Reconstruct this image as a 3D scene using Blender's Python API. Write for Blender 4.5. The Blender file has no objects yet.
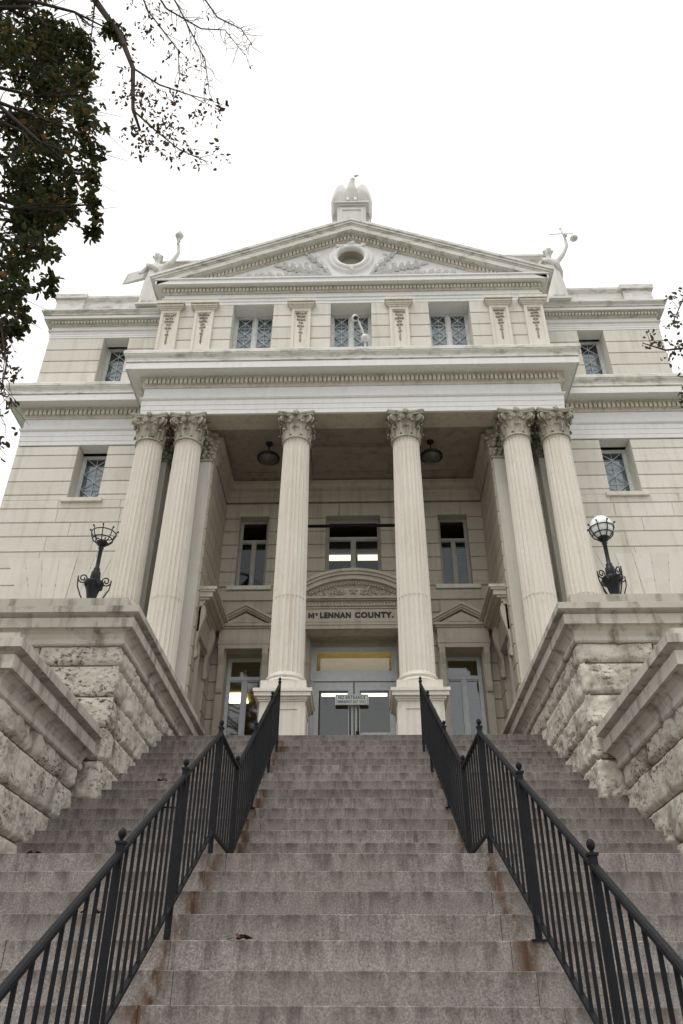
import bpy, bmesh, math, random
from mathutils import Vector, Matrix, noise
random.seed(7)
R = math.radians
PI = math.pi
scene = bpy.context.scene
COL = scene.collection

# ------------------------------------------------------------------ helpers
class MB:
    """collects raw geometry; build() links it as ONE mesh object"""
    def __init__(s): s.v = []; s.f = []; s.sm = []; s.M = None
    def add(s, vs, fs, smooth=False):
        o = len(s.v)
        if s.M is not None: vs = [tuple(s.M @ Vector(p)) for p in vs]
        s.v += [tuple(p) for p in vs]
        for f in fs: s.f.append(tuple(i + o for i in f)); s.sm.append(smooth)
    def box(s, x0, x1, y0, y1, z0, z1, c=0.0):
        if x1 < x0: x0, x1 = x1, x0
        if y1 < y0: y0, y1 = y1, y0
        if c <= 0:
            s.add([(x0,y0,z0),(x1,y0,z0),(x1,y1,z0),(x0,y1,z0),(x0,y0,z1),(x1,y0,z1),(x1,y1,z1),(x0,y1,z1)],
                  [(0,3,2,1),(4,5,6,7),(0,1,5,4),(1,2,6,5),(2,3,7,6),(3,0,4,7)])
        else:   # front (y0) face chamfered on its four edges
            s.add([(x0,y0+c,z0),(x1,y0+c,z0),(x1,y1,z0),(x0,y1,z0),(x0,y0+c,z1),(x1,y0+c,z1),(x1,y1,z1),(x0,y1,z1),
                   (x0+c,y0,z0+c),(x1-c,y0,z0+c),(x1-c,y0,z1-c),(x0+c,y0,z1-c)],
                  [(0,3,2,1),(4,5,6,7),(1,2,6,5),(2,3,7,6),(3,0,4,7),(8,9,10,11),(0,1,9,8),(1,5,10,9),(5,4,11,10),(4,0,8,11)])
    def prism(s, poly, y0, y1):
        """poly: (x,z) outline, extruded from y0 to y1"""
        n = len(poly)
        s.add([(x,y0,z) for x,z in poly] + [(x,y1,z) for x,z in poly],
              [tuple(range(n)), tuple(range(2*n-1, n-1, -1))] + [(i, i+n, (i+1)%n+n, (i+1)%n) for i in range(n)])
    def lathe(s, prof, cx=0, cy=0, n=24, smooth=True, cap=True):
        vs = []; m = len(prof)
        for r, z in prof:
            for i in range(n):
                a = 2*PI*i/n; vs.append((cx + r*math.cos(a), cy + r*math.sin(a), z))
        fs = [(j*n+i, j*n+(i+1)%n, (j+1)*n+(i+1)%n, (j+1)*n+i) for j in range(m-1) for i in range(n)]
        s.add(vs, fs, smooth)
        if cap: s.add([vs[i] for i in range(n)], [tuple(range(n-1,-1,-1))]); s.add(vs[-n:], [tuple(range(n))])
    def tube(s, pts, rad, n=8, smooth=True):
        pts = [Vector(p) for p in pts]; m = len(pts)
        if not hasattr(rad, '__len__'): rad = [rad]*m
        vs = []; ref = None
        for k, p in enumerate(pts):
            d = (pts[min(k+1, m-1)] - pts[max(k-1, 0)]).normalized()
            if ref is None:
                ref = Vector((0,0,1)) if abs(d.z) < .9 else Vector((1,0,0))
            a = (ref - d*ref.dot(d)).normalized(); b = d.cross(a); ref = a
            for i in range(n):
                t = 2*PI*i/n; vs.append(p + (a*math.cos(t) + b*math.sin(t))*rad[k])
        fs = [(j*n+i, j*n+(i+1)%n, (j+1)*n+(i+1)%n, (j+1)*n+i) for j in range(m-1) for i in range(n)]
        fs += [tuple(range(n-1,-1,-1)), tuple(range((m-1)*n, m*n))]
        s.add(vs, fs, smooth)
    def ball(s, c, r, n=12, m=8, sx=1, sy=1, sz=1):
        vs = [(c[0], c[1], c[2]-r*sz)]
        for j in range(1, m):
            t = PI*j/m
            for i in range(n):
                a = 2*PI*i/n
                vs.append((c[0]+r*sx*math.sin(t)*math.cos(a), c[1]+r*sy*math.sin(t)*math.sin(a), c[2]-r*sz*math.cos(t)))
        vs.append((c[0], c[1], c[2]+r*sz)); L = len(vs)-1
        fs = [(0, 1+(i+1)%n, 1+i) for i in range(n)] + [(L, L-n+i, L-n+(i+1)%n) for i in range(n)]
        fs += [(1+j*n+i, 1+j*n+(i+1)%n, 1+(j+1)*n+(i+1)%n, 1+(j+1)*n+i) for j in range(m-2) for i in range(n)]
        s.add(vs, fs, True)
    def sweep(s, path, prof, closed=False):
        """moulding: plan path (x,y) with the outside on the right hand; prof = (projection, z)"""
        n = len(path); offs = []
        for i in range(n):
            p = Vector(path[i]); ns = []
            if i > 0 or closed: d = (p - Vector(path[i-1])).normalized(); ns.append(Vector((d.y, -d.x)))
            if i < n-1 or closed: d = (Vector(path[(i+1)%n]) - p).normalized(); ns.append(Vector((d.y, -d.x)))
            if len(ns) == 2: q = (ns[0]+ns[1]); q = q / max(.2, (1+ns[0].dot(ns[1]))); offs.append(q)
            else: offs.append(ns[0])
        m = len(prof); vs = []
        for i in range(n):
            for d, z in prof: vs.append((path[i][0]+offs[i].x*d, path[i][1]+offs[i].y*d, z))
        fs = []
        for i in range(n if closed else n-1):
            k = (i+1) % n
            for j in range(m-1): fs.append((i*m+j, k*m+j, k*m+j+1, i*m+j+1))
        if not closed: fs += [tuple(range(m)), tuple(range((n-1)*m+m-1, (n-1)*m-1, -1))]
        s.add(vs, fs)
    def build(s, name, mat, parent=None, **props):
        me = bpy.data.meshes.new(name); me.from_pydata(s.v, [], s.f)
        me.polygons.foreach_set('use_smooth', s.sm); me.update()
        o = bpy.data.objects.new(name, me); COL.objects.link(o)
        if mat: me.materials.append(mat)
        if parent: o.parent = parent
        for k, v in props.items(): o[k] = v
        return o
def thing(name, label, cat, loc=(0,0,0), group=None):
    o = bpy.data.objects.new(name, None); COL.objects.link(o); o.location = loc; o.empty_display_size = .2
    o['label'] = label; o['category'] = cat
    if group: o['group'] = group
    return o
def tag(o, label, cat, group=None):
    o['label'] = label; o['category'] = cat
    if group: o['group'] = group
    return o
def dup_tree(o, parent=None, kids=None):
    c = o.copy(); COL.objects.link(c); c.parent = parent
    for ch in list(o.children): dup_tree(ch, c)
    return c
def frame(origin, u, n):
    """matrix taking local x->u, local -y->n (outward), z->z"""
    u = Vector(u); n = Vector(n)
    return Matrix(((u.x, -n.x, 0, origin[0]), (u.y, -n.y, 0, origin[1]), (0, 0, 1, origin[2]), (0, 0, 0, 1)))

# ------------------------------------------------------------------ materials
def newmat(name):
    m = bpy.data.materials.new(name); m.use_nodes = True
    nt = m.node_tree; b = nt.nodes['Principled BSDF']; return m, nt, b
def N(nt, t, **kw):
    n = nt.nodes.new(t)
    for k, v in kw.items():
        if k in n.inputs: n.inputs[k].default_value = v
        else: setattr(n, k, v)
    return n
def pos(nt, scale=(1,1,1)):
    g = N(nt, 'ShaderNodeNewGeometry'); mp = N(nt, 'ShaderNodeMapping'); mp.inputs['Scale'].default_value = scale
    nt.links.new(g.outputs['Position'], mp.inputs['Vector']); return mp.outputs[0]
def nz(nt, vec, scale, detail=4, rough=.55):
    n = N(nt, 'ShaderNodeTexNoise'); n.inputs['Scale'].default_value = scale; n.inputs['Detail'].default_value = detail
    n.inputs['Roughness'].default_value = rough; nt.links.new(vec, n.inputs['Vector']); return n.outputs['Fac']
def ramp(nt, fac, stops):
    r = N(nt, 'ShaderNodeValToRGB'); e = r.color_ramp.elements
    while len(e) < len(stops): e.new(.5)
    for i, (p, c) in enumerate(stops):
        e[i].position = p; e[i].color = (c, c, c, 1) if not hasattr(c, '__len__') else (*c, 1)
    nt.links.new(fac, r.inputs[0]); return r.outputs[0]
def mix(nt, fac, a, b, mode='MIX'):
    m = N(nt, 'ShaderNodeMix'); m.data_type = 'RGBA'; m.blend_type = mode
    for s, x in ((0, fac), (6, a), (7, b)):
        if hasattr(x, 'links'): nt.links.new(x, m.inputs[s])
        elif s == 0: m.inputs[0].default_value = x
        else: m.inputs[s].default_value = (*x, 1)
    return m.outputs[2]
def bump(nt, b, h, strength, dist=.02):
    n = N(nt, 'ShaderNodeBump'); n.inputs['Strength'].default_value = strength; n.inputs['Distance'].default_value = dist
    nt.links.new(h, n.inputs['Height']); nt.links.new(n.outputs[0], b.inputs['Normal'])
def stone(name, c1, c2, dirt, amt=.5, rough=.85, streak=(5,5,.35), bs=.25, pits=0, small=30, island=0):
    m, nt, b = newmat(name); p = pos(nt)
    base = mix(nt, ramp(nt, nz(nt, p, .9, 5), [(.3, 0), (.7, 1)]), c1, c2)
    base = mix(nt, ramp(nt, nz(nt, p, small, 3), [(.3, 0), (.75, .35)]), base, tuple(x*.8 for x in c1))
    st = ramp(nt, nz(nt, pos(nt, streak), 1.6, 6, .62), [(.5, 0), (.72, amt)])
    base = mix(nt, st, base, dirt)
    bl = ramp(nt, nz(nt, p, 2.6, 7, .68), [(.56, 0), (.74, amt*.7)])
    base = mix(nt, bl, base, dirt)
    if pits:
        pt = ramp(nt, nz(nt, pos(nt, (1,1,1.6)), 17, 7, .7), [(.50, 0), (.62, 1)])
        ptm = ramp(nt, nz(nt, p, 2.1, 4), [(.42, 0), (.6, pits)])
        base = mix(nt, mix(nt, 1, pt, ptm, 'MULTIPLY'), base, tuple(x*.35 for x in dirt))
    if island:
        gi = N(nt, 'ShaderNodeNewGeometry')
        base = mix(nt, 1, base, ramp(nt, gi.outputs['Random Per Island'], [(0, (1-island, 1-island*1.05, 1-island*1.25)), (1, 1.0)]), 'MULTIPLY')
    nt.links.new(base, b.inputs['Base Color']); b.inputs['Roughness'].default_value = rough
    b.inputs['Specular IOR Level'].default_value = .25
    bump(nt, b, nz(nt, p, small*1.3, 6, .7), bs, .01)
    return m
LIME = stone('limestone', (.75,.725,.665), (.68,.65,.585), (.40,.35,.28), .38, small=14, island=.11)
LIME_COL = stone('column_limestone', (.75,.715,.65), (.68,.635,.56), (.42,.34,.245), .38, streak=(9,9,.25), small=16)
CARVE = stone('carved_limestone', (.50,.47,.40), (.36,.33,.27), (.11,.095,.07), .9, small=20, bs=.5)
CAPST = stone('weathered_cap_stone', (.60,.57,.51), (.46,.43,.37), (.10,.085,.065), .85, streak=(4,4,.8), bs=.35, small=18)
ROUGH = stone('rock_faced_limestone', (.70,.665,.585), (.55,.515,.44), (.15,.125,.095), .9, bs=1.0, pits=.95, small=22, streak=(2.2,2.2,1.2))
WHITE = stone('painted_entablature', (.80,.798,.79), (.76,.757,.745), (.42,.38,.32), .16, rough=.6, streak=(7,7,.5), bs=.08, small=10)
OFFW = stone('weathered_painted_cornice', (.76,.745,.715), (.66,.64,.595), (.24,.215,.17), .75, rough=.7, streak=(2.2,2.2,6), bs=.12, small=12)
DENT = stone('dentil_stone', (.68,.645,.575), (.58,.54,.465), (.22,.19,.14), .45, small=14)
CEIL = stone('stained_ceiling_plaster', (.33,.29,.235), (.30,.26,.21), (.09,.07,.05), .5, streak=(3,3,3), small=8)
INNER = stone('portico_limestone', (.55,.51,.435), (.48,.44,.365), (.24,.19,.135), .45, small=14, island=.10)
def plain(name, c, rough=.5, metal=0, spec=.5, bsc=0, bst=.1, c2=None, nsc=6):
    m, nt, b = newmat(name)
    if c2:
        nt.links.new(mix(nt, ramp(nt, nz(nt, pos(nt), nsc, 5), [(.35,0),(.7,1)]), c, c2), b.inputs['Base Color'])
    else: b.inputs['Base Color'].default_value = (*c, 1)
    b.inputs['Roughness'].default_value = rough; b.inputs['Metallic'].default_value = metal
    b.inputs['Specular IOR Level'].default_value = spec
    if bsc: bump(nt, b, nz(nt, pos(nt), bsc, 4), bst, .004)
    return m
IRON = plain('black_painted_iron', (.004,.005,.007), .5, 0, .22, 60, .2, (.007,.008,.011), 20)
LAMPIRON = plain('dark_lamp_iron', (.006,.007,.009), .45, 0, .3, 30, .3, (.018,.018,.019), 14)
FRAMEM = plain('pale_grey_painted_frame', (.60,.63,.65), .45, c2=(.52,.55,.57), nsc=9)
FRAMEU = plain('beige_grey_painted_frame', (.36,.355,.32), .5, c2=(.30,.29,.26), nsc=9)
FRAMEW = plain('white_painted_window_frame', (.66,.68,.68), .5, c2=(.52,.53,.52), nsc=9)
LATT = plain('white_lattice_metal', (.56,.59,.60), .45)
STATUE = stone('white_statue_stone', (.72,.72,.70), (.62,.60,.55), (.35,.31,.25), .3, small=12)
PLASTIC = plain('white_camera_plastic', (.70,.70,.66), .35)
DARKP = plain('dark_smoked_plastic', (.02,.02,.025), .15)
LETTER = plain('black_painted_letters', (.022,.02,.018), .6)
SIGNM = plain('white_sign_board', (.78,.81,.79), .5)
SIGNT = plain('grey_green_sign_letters', (.10,.14,.14), .5)
ROOM = plain('cream_interior_wall', (.60,.50,.235), .8, c2=(.53,.44,.20))
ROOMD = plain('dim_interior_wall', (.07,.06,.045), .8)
BLIND = plain('grey_window_blind', (.46,.52,.55), .7, c2=(.34,.39,.42), nsc=3)
ROOF = plain('grey_roof_membrane', (.22,.22,.22), .8)
BARK = plain('dark_tree_bark', (.035,.028,.022), .9, 0, .2, 25, .8, (.06,.048,.038), 18)
MORTAR = plain('soiled_mortar', (.09,.075,.055), .95, c2=(.15,.13,.10), nsc=8)
def glass(name, tint, refl):
    m = bpy.data.materials.new(name); m.use_nodes = True; nt = m.node_tree; nt.nodes.clear()
    o = N(nt, 'ShaderNodeOutputMaterial'); t = N(nt, 'ShaderNodeBsdfTransparent'); t.inputs[0].default_value = (*tint, 1)
    g = N(nt, 'ShaderNodeBsdfGlossy'); g.inputs['Roughness'].default_value = .03; g.inputs[0].default_value = (.9,.95,1,1)
    f = N(nt, 'ShaderNodeFresnel'); f.inputs[0].default_value = 1.5
    a = N(nt, 'ShaderNodeMath', operation='MULTIPLY_ADD'); a.inputs[1].default_value = 1.0; a.inputs[2].default_value = refl
    a.use_clamp = True
    nt.links.new(f.outputs[0], a.inputs[0]); bp = N(nt, 'ShaderNodeBump'); bp.inputs['Strength'].default_value = .012
    bp.inputs['Distance'].default_value = .02
    nt.links.new(nz(nt, pos(nt), 2.2, 2), bp.inputs['Height']); nt.links.new(bp.outputs[0], g.inputs['Normal'])
    mx = N(nt, 'ShaderNodeMixShader'); nt.links.new(a.outputs[0], mx.inputs[0]); nt.links.new(t.outputs[0], mx.inputs[1])
    nt.links.new(g.outputs[0], mx.inputs[2]); nt.links.new(mx.outputs[0], o.inputs[0]); return m
GLASS = glass('window_glass', (.85,.9,.9), .08)
DOORG = glass('door_glass', (.22,.27,.30), .05)
AGLASS = glass('sky_reflecting_glass', (.8,.87,.9), .10)
DGLASS = glass('dark_window_glass', (.5,.52,.52), .0)
def emis(name, c, s):
    m, nt, b = newmat(name); b.inputs['Base Color'].default_value = (*c, 1)
    b.inputs['Emission Color'].default_value = (*c, 1); b.inputs['Emission Strength'].default_value = s; return m
LIGHTP = emis('lit_ceiling_panel', (1,.90,.68), 2.2)
LIGHTB = emis('bright_lobby_lamp', (1,.82,.48), 9)
def globe_mat():
    m, nt, b = newmat('white_glass_globe'); b.inputs['Base Color'].default_value = (.85,.87,.88,1); b.inputs['Roughness'].default_value = .15
    return m
GLOBE = globe_mat()
def granite():
    m, nt, b = newmat('pink_grey_granite'); p = pos(nt)
    oi = N(nt, 'ShaderNodeObjectInfo')
    g1 = ramp(nt, nz(nt, p, 95, 4, .75), [(.35, (.15,.137,.128)), (.5, (.275,.248,.232)), (.63, (.40,.362,.34))])
    sp = ramp(nt, nz(nt, p, 55, 5, .8), [(.60, 0), (.66, .8)])
    c = mix(nt, sp, g1, (.06,.055,.058))
    c = mix(nt, ramp(nt, nz(nt, p, 1.1, 4), [(.35, 0), (.7, .45)]), c, (.22,.178,.158))
    # per-stone tone
    tn = N(nt, 'ShaderNodeMapRange'); tn.inputs[3].default_value = .80; tn.inputs[4].default_value = 1.14
    nt.links.new(oi.outputs['Random'], tn.inputs[0])
    cc = N(nt, 'ShaderNodeCombineColor')
    for i in range(3): nt.links.new(tn.outputs[0], cc.inputs[i])
    c = mix(nt, 1, c, cc.outputs[0], 'MULTIPLY')
    # water streaks running down the risers, soot along the tread joint
    st = ramp(nt, nz(nt, pos(nt, (8, 3, 1.0)), 1.5, 7, .72), [(.50, 0), (.68, .65)])
    c = mix(nt, st, c, (.062,.053,.05))
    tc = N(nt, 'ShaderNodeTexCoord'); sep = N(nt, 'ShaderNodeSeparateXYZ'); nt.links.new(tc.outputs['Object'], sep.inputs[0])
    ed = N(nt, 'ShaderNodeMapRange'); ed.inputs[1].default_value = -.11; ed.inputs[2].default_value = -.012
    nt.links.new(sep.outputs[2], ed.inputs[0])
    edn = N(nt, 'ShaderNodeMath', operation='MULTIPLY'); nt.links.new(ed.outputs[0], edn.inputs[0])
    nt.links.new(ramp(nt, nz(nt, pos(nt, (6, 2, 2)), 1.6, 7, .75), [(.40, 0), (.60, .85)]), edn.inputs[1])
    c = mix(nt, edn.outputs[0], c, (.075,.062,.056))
    # rust below the railing feet
    g = N(nt, 'ShaderNodeNewGeometry'); sx = N(nt, 'ShaderNodeSeparateXYZ'); nt.links.new(g.outputs['Position'], sx.inputs[0])
    tot = None
    for xr in (-.90, 1.03):
        s1 = N(nt, 'ShaderNodeMath', operation='SUBTRACT'); nt.links.new(sx.outputs[0], s1.inputs[0]); s1.inputs[1].default_value = xr
        s2 = N(nt, 'ShaderNodeMath', operation='ABSOLUTE'); nt.links.new(s1.outputs[0], s2.inputs[0])
        s3 = N(nt, 'ShaderNodeMapRange'); s3.inputs[1].default_value = .10; s3.inputs[2].default_value = .0; nt.links.new(s2.outputs[0], s3.inputs[0])
        if tot is None: tot = s3.outputs[0]
        else:
            a = N(nt, 'ShaderNodeMath', operation='ADD'); nt.links.new(tot, a.inputs[0]); nt.links.new(s3.outputs[0], a.inputs[1]); tot = a.outputs[0]
    rn = N(nt, 'ShaderNodeMath', operation='MULTIPLY'); nt.links.new(tot, rn.inputs[0])
    nt.links.new(ramp(nt, nz(nt, pos(nt, (7, 4, 3)), 1.2, 4, .6), [(.46, 0), (.56, 1)]), rn.inputs[1])
    c = mix(nt, rn.outputs[0], c, (.085,.042,.018))
    nt.links.new(c, b.inputs['Base Color']); b.inputs['Roughness'].default_value = .75; b.inputs['Specular IOR Level'].default_value = .3
    bump(nt, b, nz(nt, p, 80, 5, .7), .5, .004); return m
GRANITE = granite()
def leafmat(name, c1, c2, c3):
    m, nt, b = newmat(name)
    g = N(nt, 'ShaderNodeNewGeometry')
    c = ramp(nt, g.outputs['Random Per Island'], [(0, c1), (.5, c2), (.86, c2), (.93, c3), (1, c3)])
    nt.links.new(c, b.inputs['Base Color']); b.inputs['Roughness'].default_value = .5; b.inputs['Specular IOR Level'].default_value = .3
    t = N(nt, 'ShaderNodeBsdfTranslucent'); nt.links.new(c, t.inputs[0]); mx = N(nt, 'ShaderNodeMixShader'); mx.inputs[0].default_value = .4
    nt.links.new(b.outputs[0], mx.inputs[1]); nt.links.new(t.outputs[0], mx.inputs[2]); nt.links.new(mx.outputs[0], nt.nodes['Material Output'].inputs[0])
    return m
LEAF = leafmat('oak_leaves', (.022,.032,.012), (.055,.068,.022), (.17,.10,.03))
LEAF2 = leafmat('purple_brown_leaves', (.05,.028,.026), (.06,.045,.028), (.12,.06,.02))
GRASS = plain('lawn', (.05,.075,.025), .9, c2=(.08,.09,.035), nsc=1.5)
CONC = plain('concrete_walk', (.42,.40,.365), .85, 0, .3, 20, .3, (.48,.46,.42), 2)

# ------------------------------------------------------------------ setting
ZG = -1.622
m = MB(); m.add([(-900,-900,ZG-.004),(900,-900,ZG-.004),(900,900,ZG-.004),(-900,900,ZG-.004)], [(0,1,2,3)])
g = m.build('ground', GRASS); g['kind'] = 'structure'
m = MB(); m.add([(-40,-7,ZG),(40,-7,ZG),(40,1.5,ZG),(-40,1.5,ZG)], [(0,1,2,3)])  # unseen paving, made wide and pale to bounce light onto soffits and portico
g = m.build('bounce_pavement', CONC); g['kind'] = 'structure'
m = MB(); m.box(-120, 120, -7.3, -7.001, ZG-.15, ZG+.006); g = m.build('kerb', CONC); g['kind'] = 'structure'
m = MB(); m.add([(-120,-21,ZG+.001),(120,-21,ZG+.001),(120,-7.3,ZG+.001),(-120,-7.3,ZG+.001)], [(0,1,2,3)])
g = m.build('road', plain('asphalt', (.055,.055,.055), .9, c2=(.075,.073,.07), nsc=2)); g['kind'] = 'structure'
# ------------------------------------------------------------------ stairs
T, H = .2712, .16
YL, ZL = 5.963, 1.097          # landing lip
YU = 6.977                     # first riser of the upper flight
ZF = ZL + 15*H                 # portico floor 3.497
st = thing('granite_staircase', 'wide weathered pink-grey granite staircase climbing to the portico', 'staircase', (0, 1.36, ZG))
def step(y, ztop, depth, half):
    m = MB(); rnd = random.Random(int(y*1000))
    js = sorted([-half, -1.55+rnd.uniform(-.6,.3), -.80+rnd.choice([0,-.09,-.16]), .95+rnd.choice([0,.07,.13]), 1.8+rnd.uniform(-.4,.5), half])
    for a, b in zip(js, js[1:]):
        e = .0014; c = .004; dy = rnd.uniform(-.003,.003); dz = rnd.uniform(-.002,0)
        x0, x1, y0, y1, z0, z1 = a+e, b-e, dy, depth, -H-.02, dz
        m.add([(x0,y0,z0),(x1,y0,z0),(x1,y1,z0),(x0,y1,z0),(x0,y0,z1-c),(x1,y0,z1-c),(x1,y0+c,z1),(x0,y0+c,z1),(x1,y1,z1),(x0,y1,z1)],
              [(0,3,2,1),(0,1,5,4),(4,5,6,7),(7,6,8,9),(2,3,9,8),(1,2,8,6,5),(3,0,4,7,9)])
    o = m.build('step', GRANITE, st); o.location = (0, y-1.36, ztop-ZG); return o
k = 0
while ZL - k*H > ZG + .02:
    step(YL-k*T, ZL-k*H, T+.02 if k else 1.04, 3.1 if k else 3.1); k += 1
for k in range(1, 16):
    step(YU+(k-1)*T, ZL+k*H, T+.02 if k < 15 else 2.0, 2.86 if k < 8 else 2.75)
m = MB(); m.box(-2.75, 2.75, YL+.1, 12.6, ZG, ZL-.2); m.box(-2.55, 2.55, 8.9, 12.6, ZL-.2, 1.9); m.box(-2.7,2.7,10.9,12.6,1.9,3.3)
o = m.build('stair_core', GRANITE, st); o.location = (0, -1.36, -ZG)

# ------------------------------------------------------------------ rock-faced cheek walls
CAPPROF = [(-.1,-.42),(.03,-.42),(.045,-.405),(.045,-.36),(.025,-.35),(.03,-.33),(.05,-.29),(.085,-.262),(.10,-.258),(.10,-.245),(.125,-.245),(.145,-.243),
           (.145,-.125),(.105,-.122),(.11,-.108),(.135,-.092),(.165,-.085),(.18,-.083),(.205,-.08),(.205,-.004),(.2,0),(-.1,0)]
def rock_face(m, p0, p1, nrm, z0, z1, seed):
    """one rock-faced course between plan points p0-p1"""
    p0 = Vector(p0); p1 = Vector(p1); L = (p1-p0).length; u = (p1-p0)/L; nrm = Vector(nrm)
    js = [0]; rnd = random.Random(seed); x = rnd.uniform(.55, .95)
    while x < L-.3: js.append(x); x += rnd.uniform(.75, 1.15)
    js.append(L); res = .024
    for a, b in zip(js, js[1:]):
        nu = max(3, int((b-a)/res)); nv = max(3, int((z1-z0)/res)); vs = []; sd = rnd.uniform(0, 50); bul = rnd.uniform(.034,.052)
        for j in range(nv+1):
            for i in range(nu+1):
                s = a+.003+(b-a-.006)*i/nu; z = z0+(z1-z0)*j/nv
                eu = min(i/nu, 1-i/nu)*(b-a); ev = min(j/nv, 1-j/nv)*(z1-z0); e = min(eu, ev)
                k = 1-math.exp(-e/.016)
                q = p0+u*s
                nn = noise.fractal(Vector((q.x*4+sd, q.y*4, z*5)), .9, 2.1, 4)
                n2 = abs(noise.noise(Vector((q.x*9+sd, q.y*9, z*11))))
                n3 = noise.noise(Vector((q.x*21, q.y*21+sd, z*24)))
                cr = abs(noise.noise(Vector((q.x*3.1+sd*2, q.y*3.1, z*4.3))))
                d = -.045 + k*(bul + .02*nn - .024*n2 + .007*n3 + .014*(1 if cr > .18 else cr/.18))
                if e == 0: d = -.048
                q = q + nrm*d
                vs.append((q.x, q.y, z))
        W = nu+1
        m.add(vs, [(j*W+i, j*W+i+1, (j+1)*W+i+1, (j+1)*W+i) for j in range(nv) for i in range(nu)], True)
def cheek(name, label, sgn, xin, yf, yb, xout, ztop, zs, slab=None):
    """xin: plane of the rough face on the stair side, yf: plane of the front face"""
    t = thing(name, label, 'stone wall', (sgn*(xin+.5), yf, ZG), 'cheek walls flanking the stairs')
    loc = Vector((-sgn*(xin+.5), -yf, -ZG))
    core = MB(); core.box(sgn*(xin+.045), sgn*xout, yf+.045, yb, ZG, ztop-.3)
    for z in zs[1:-1]: pass
    o = core.build('wall_core', MORTAR, t); o.location = loc
    for i, (a, b) in enumerate(zip(zs, zs[1:])):
        m = MB()
        if sgn < 0:
            rock_face(m, (-xout, yf), (-xin-.0, yf), (0,-1), a+.006, b-.006, i*7+3)
            rock_face(m, (-xin, yf), (-xin, yb), (1,0), a+.006, b-.006, i*7+5)
        else:
            rock_face(m, (xin, yf), (xout, yf), (0,-1), a+.006, b-.006, i*7+4)
            rock_face(m, (xin, yb), (xin, yf), (-1,0), a+.006, b-.006, i*7+6)
        o = m.build('rock_faced_course', ROUGH, t); o.location = loc
    m = MB(); path = [(-xout, yf), (-xin, yf), (-xin, yb)] if sgn < 0 else [(xin, yb), (xin, yf), (xout, yf)]
    prof = [(d-.005, ztop+z) for d, z in CAPPROF]
    m.sweep(path, prof)
    m.box(sgn*(xin+.09), sgn*xout, yf+.09, yb, ztop-.3, ztop-.003)
    o = m.build('moulded_cap', CAPST, t); o.location = loc
    if slab:
        m = MB(); m.box(sgn*(xin+slab[0]), sgn*(xout-.05), yf+slab[0], yb-.01, ztop+.0, ztop+slab[1])
        o = m.build('top_slab', CAPST, t); o.location = loc
    return t
zu = [ZG, -.7, -.3, .05, .41, .76, 1.12, 1.42, 1.74, 2.05, 2.475, 2.83, 3.18, 3.546, 3.79]
zl = [ZG, -.7, -.36, 0, .36, .72, 1.06, 1.42, 1.78, 2.145, 2.41]
cheek('cheek_wall', 'upper rock-faced stone cheek wall left of the stairs under the lamp without a globe', -1, 2.60, 8.40, 12.84, 6.9, 4.19, zu, (.02,.21))
cheek('cheek_wall', 'upper rock-faced stone cheek wall right of the stairs under the lamp with a white globe', 1, 2.60, 8.40, 12.84, 6.9, 4.19, zu, (.02,.21))
cheek('cheek_wall', 'lower rock-faced stone cheek wall in the foreground at the left edge of the stairs', -1, 2.82, 6.16, 8.36, 6.9, 2.76, zl, (-.14,.07))
cheek('cheek_wall', 'lower rock-faced stone cheek wall in the foreground at the right edge of the stairs', 1, 2.82, 6.16, 8.36, 6.9, 2.76, zl, (-.14,.07))

# ------------------------------------------------------------------ the courthouse
CH = thing('courthouse', 'pale stone neoclassical county courthouse with a columned portico and pediment', 'courthouse', (0,0,0))
YE, YA, YW, YB = 11.92, 11.93, 12.85, 14.30       # entablature, attic, wing and portico back planes
XE, XA, XW, XS = 4.17, 4.12, 6.95, 2.75
ZA, ZC = 10.28, 11.64
YR = 27.0
COURSES = [ZG, -.9, -.55, -.2, .15, .5, .86, 1.22, 1.58, 1.94, 2.30, 2.66, 3.02, 3.38, 3.75, 4.11, 4.48, 4.84, 5.20, 5.56, 5.92, 6.28,
           6.64, 6.99, 7.35, 7.71, 8.05, 8.37, 8.70, 9.03, 9.36, 9.69, 10.02, 10.26]
def rust_wall(M, u0, u1, courses, opens, depth, back=.35, g=.0095, proj=.026, mat=LIME, name='rusticated_wall'):
    """ashlar courses proud of a backing wall; opens = (u0,u1,z0,z1) cut through both"""
    m = MB(); m.M = M
    zs = sorted(set([courses[0], courses[-1]] + [z for o in opens for z in o[2:4] if courses[0] < z < courses[-1]]))
    def cuts(a, b):
        iv = [(u0, u1)]
        for o in opens:
            if o[2] < b-.001 and o[3] > a+.001:
                nv = []
                for p, q in iv:
                    if o[1] <= p or o[0] >= q: nv.append((p, q)); continue
                    if o[0] > p: nv.append((p, o[0]))
                    if o[1] < q: nv.append((o[1], q))
                iv = nv
        return iv
    for a, b in zip(zs, zs[1:]):
        for p, q in cuts(a, b): m.box(p, q, 0, depth, a, b)
    for a, b in zip(courses, courses[1:]):
        zz = sorted(set([a, b] + [z for o in opens for z in o[2:4] if a+.03 < z < b-.03]))
        for c, d in zip(zz, zz[1:]):
            for p, q in cuts(c+.01, d-.01):
                if q-p < .05: continue
                if q-p > 1.1 and d-c > .15:
                    rnd = random.Random(int(p*37+c*91)); x = p; 
                    while q-x > 1.6:
                        w = rnd.uniform(.9, 1.5); m.box(x, x+w-.005, -proj, 0.001, c+g if c == a else c, d-g if d == b else d, .008); x += w
                    m.box(x, q, -proj, 0.001, c+g if c == a else c, d-g if d == b else d, .008)
                else: m.box(p, q, -proj, 0.001, c+g if c == a else c, d-g if d == b else d, .008)
    return m.build(name, mat, CH)
F = lambda y: frame((0, y+.028, 0), (1,0,0), (0,-1,0))
ATC = [11.3, 11.66, 12.0, 12.345, 12.695, 13.045, 13.41]
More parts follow.
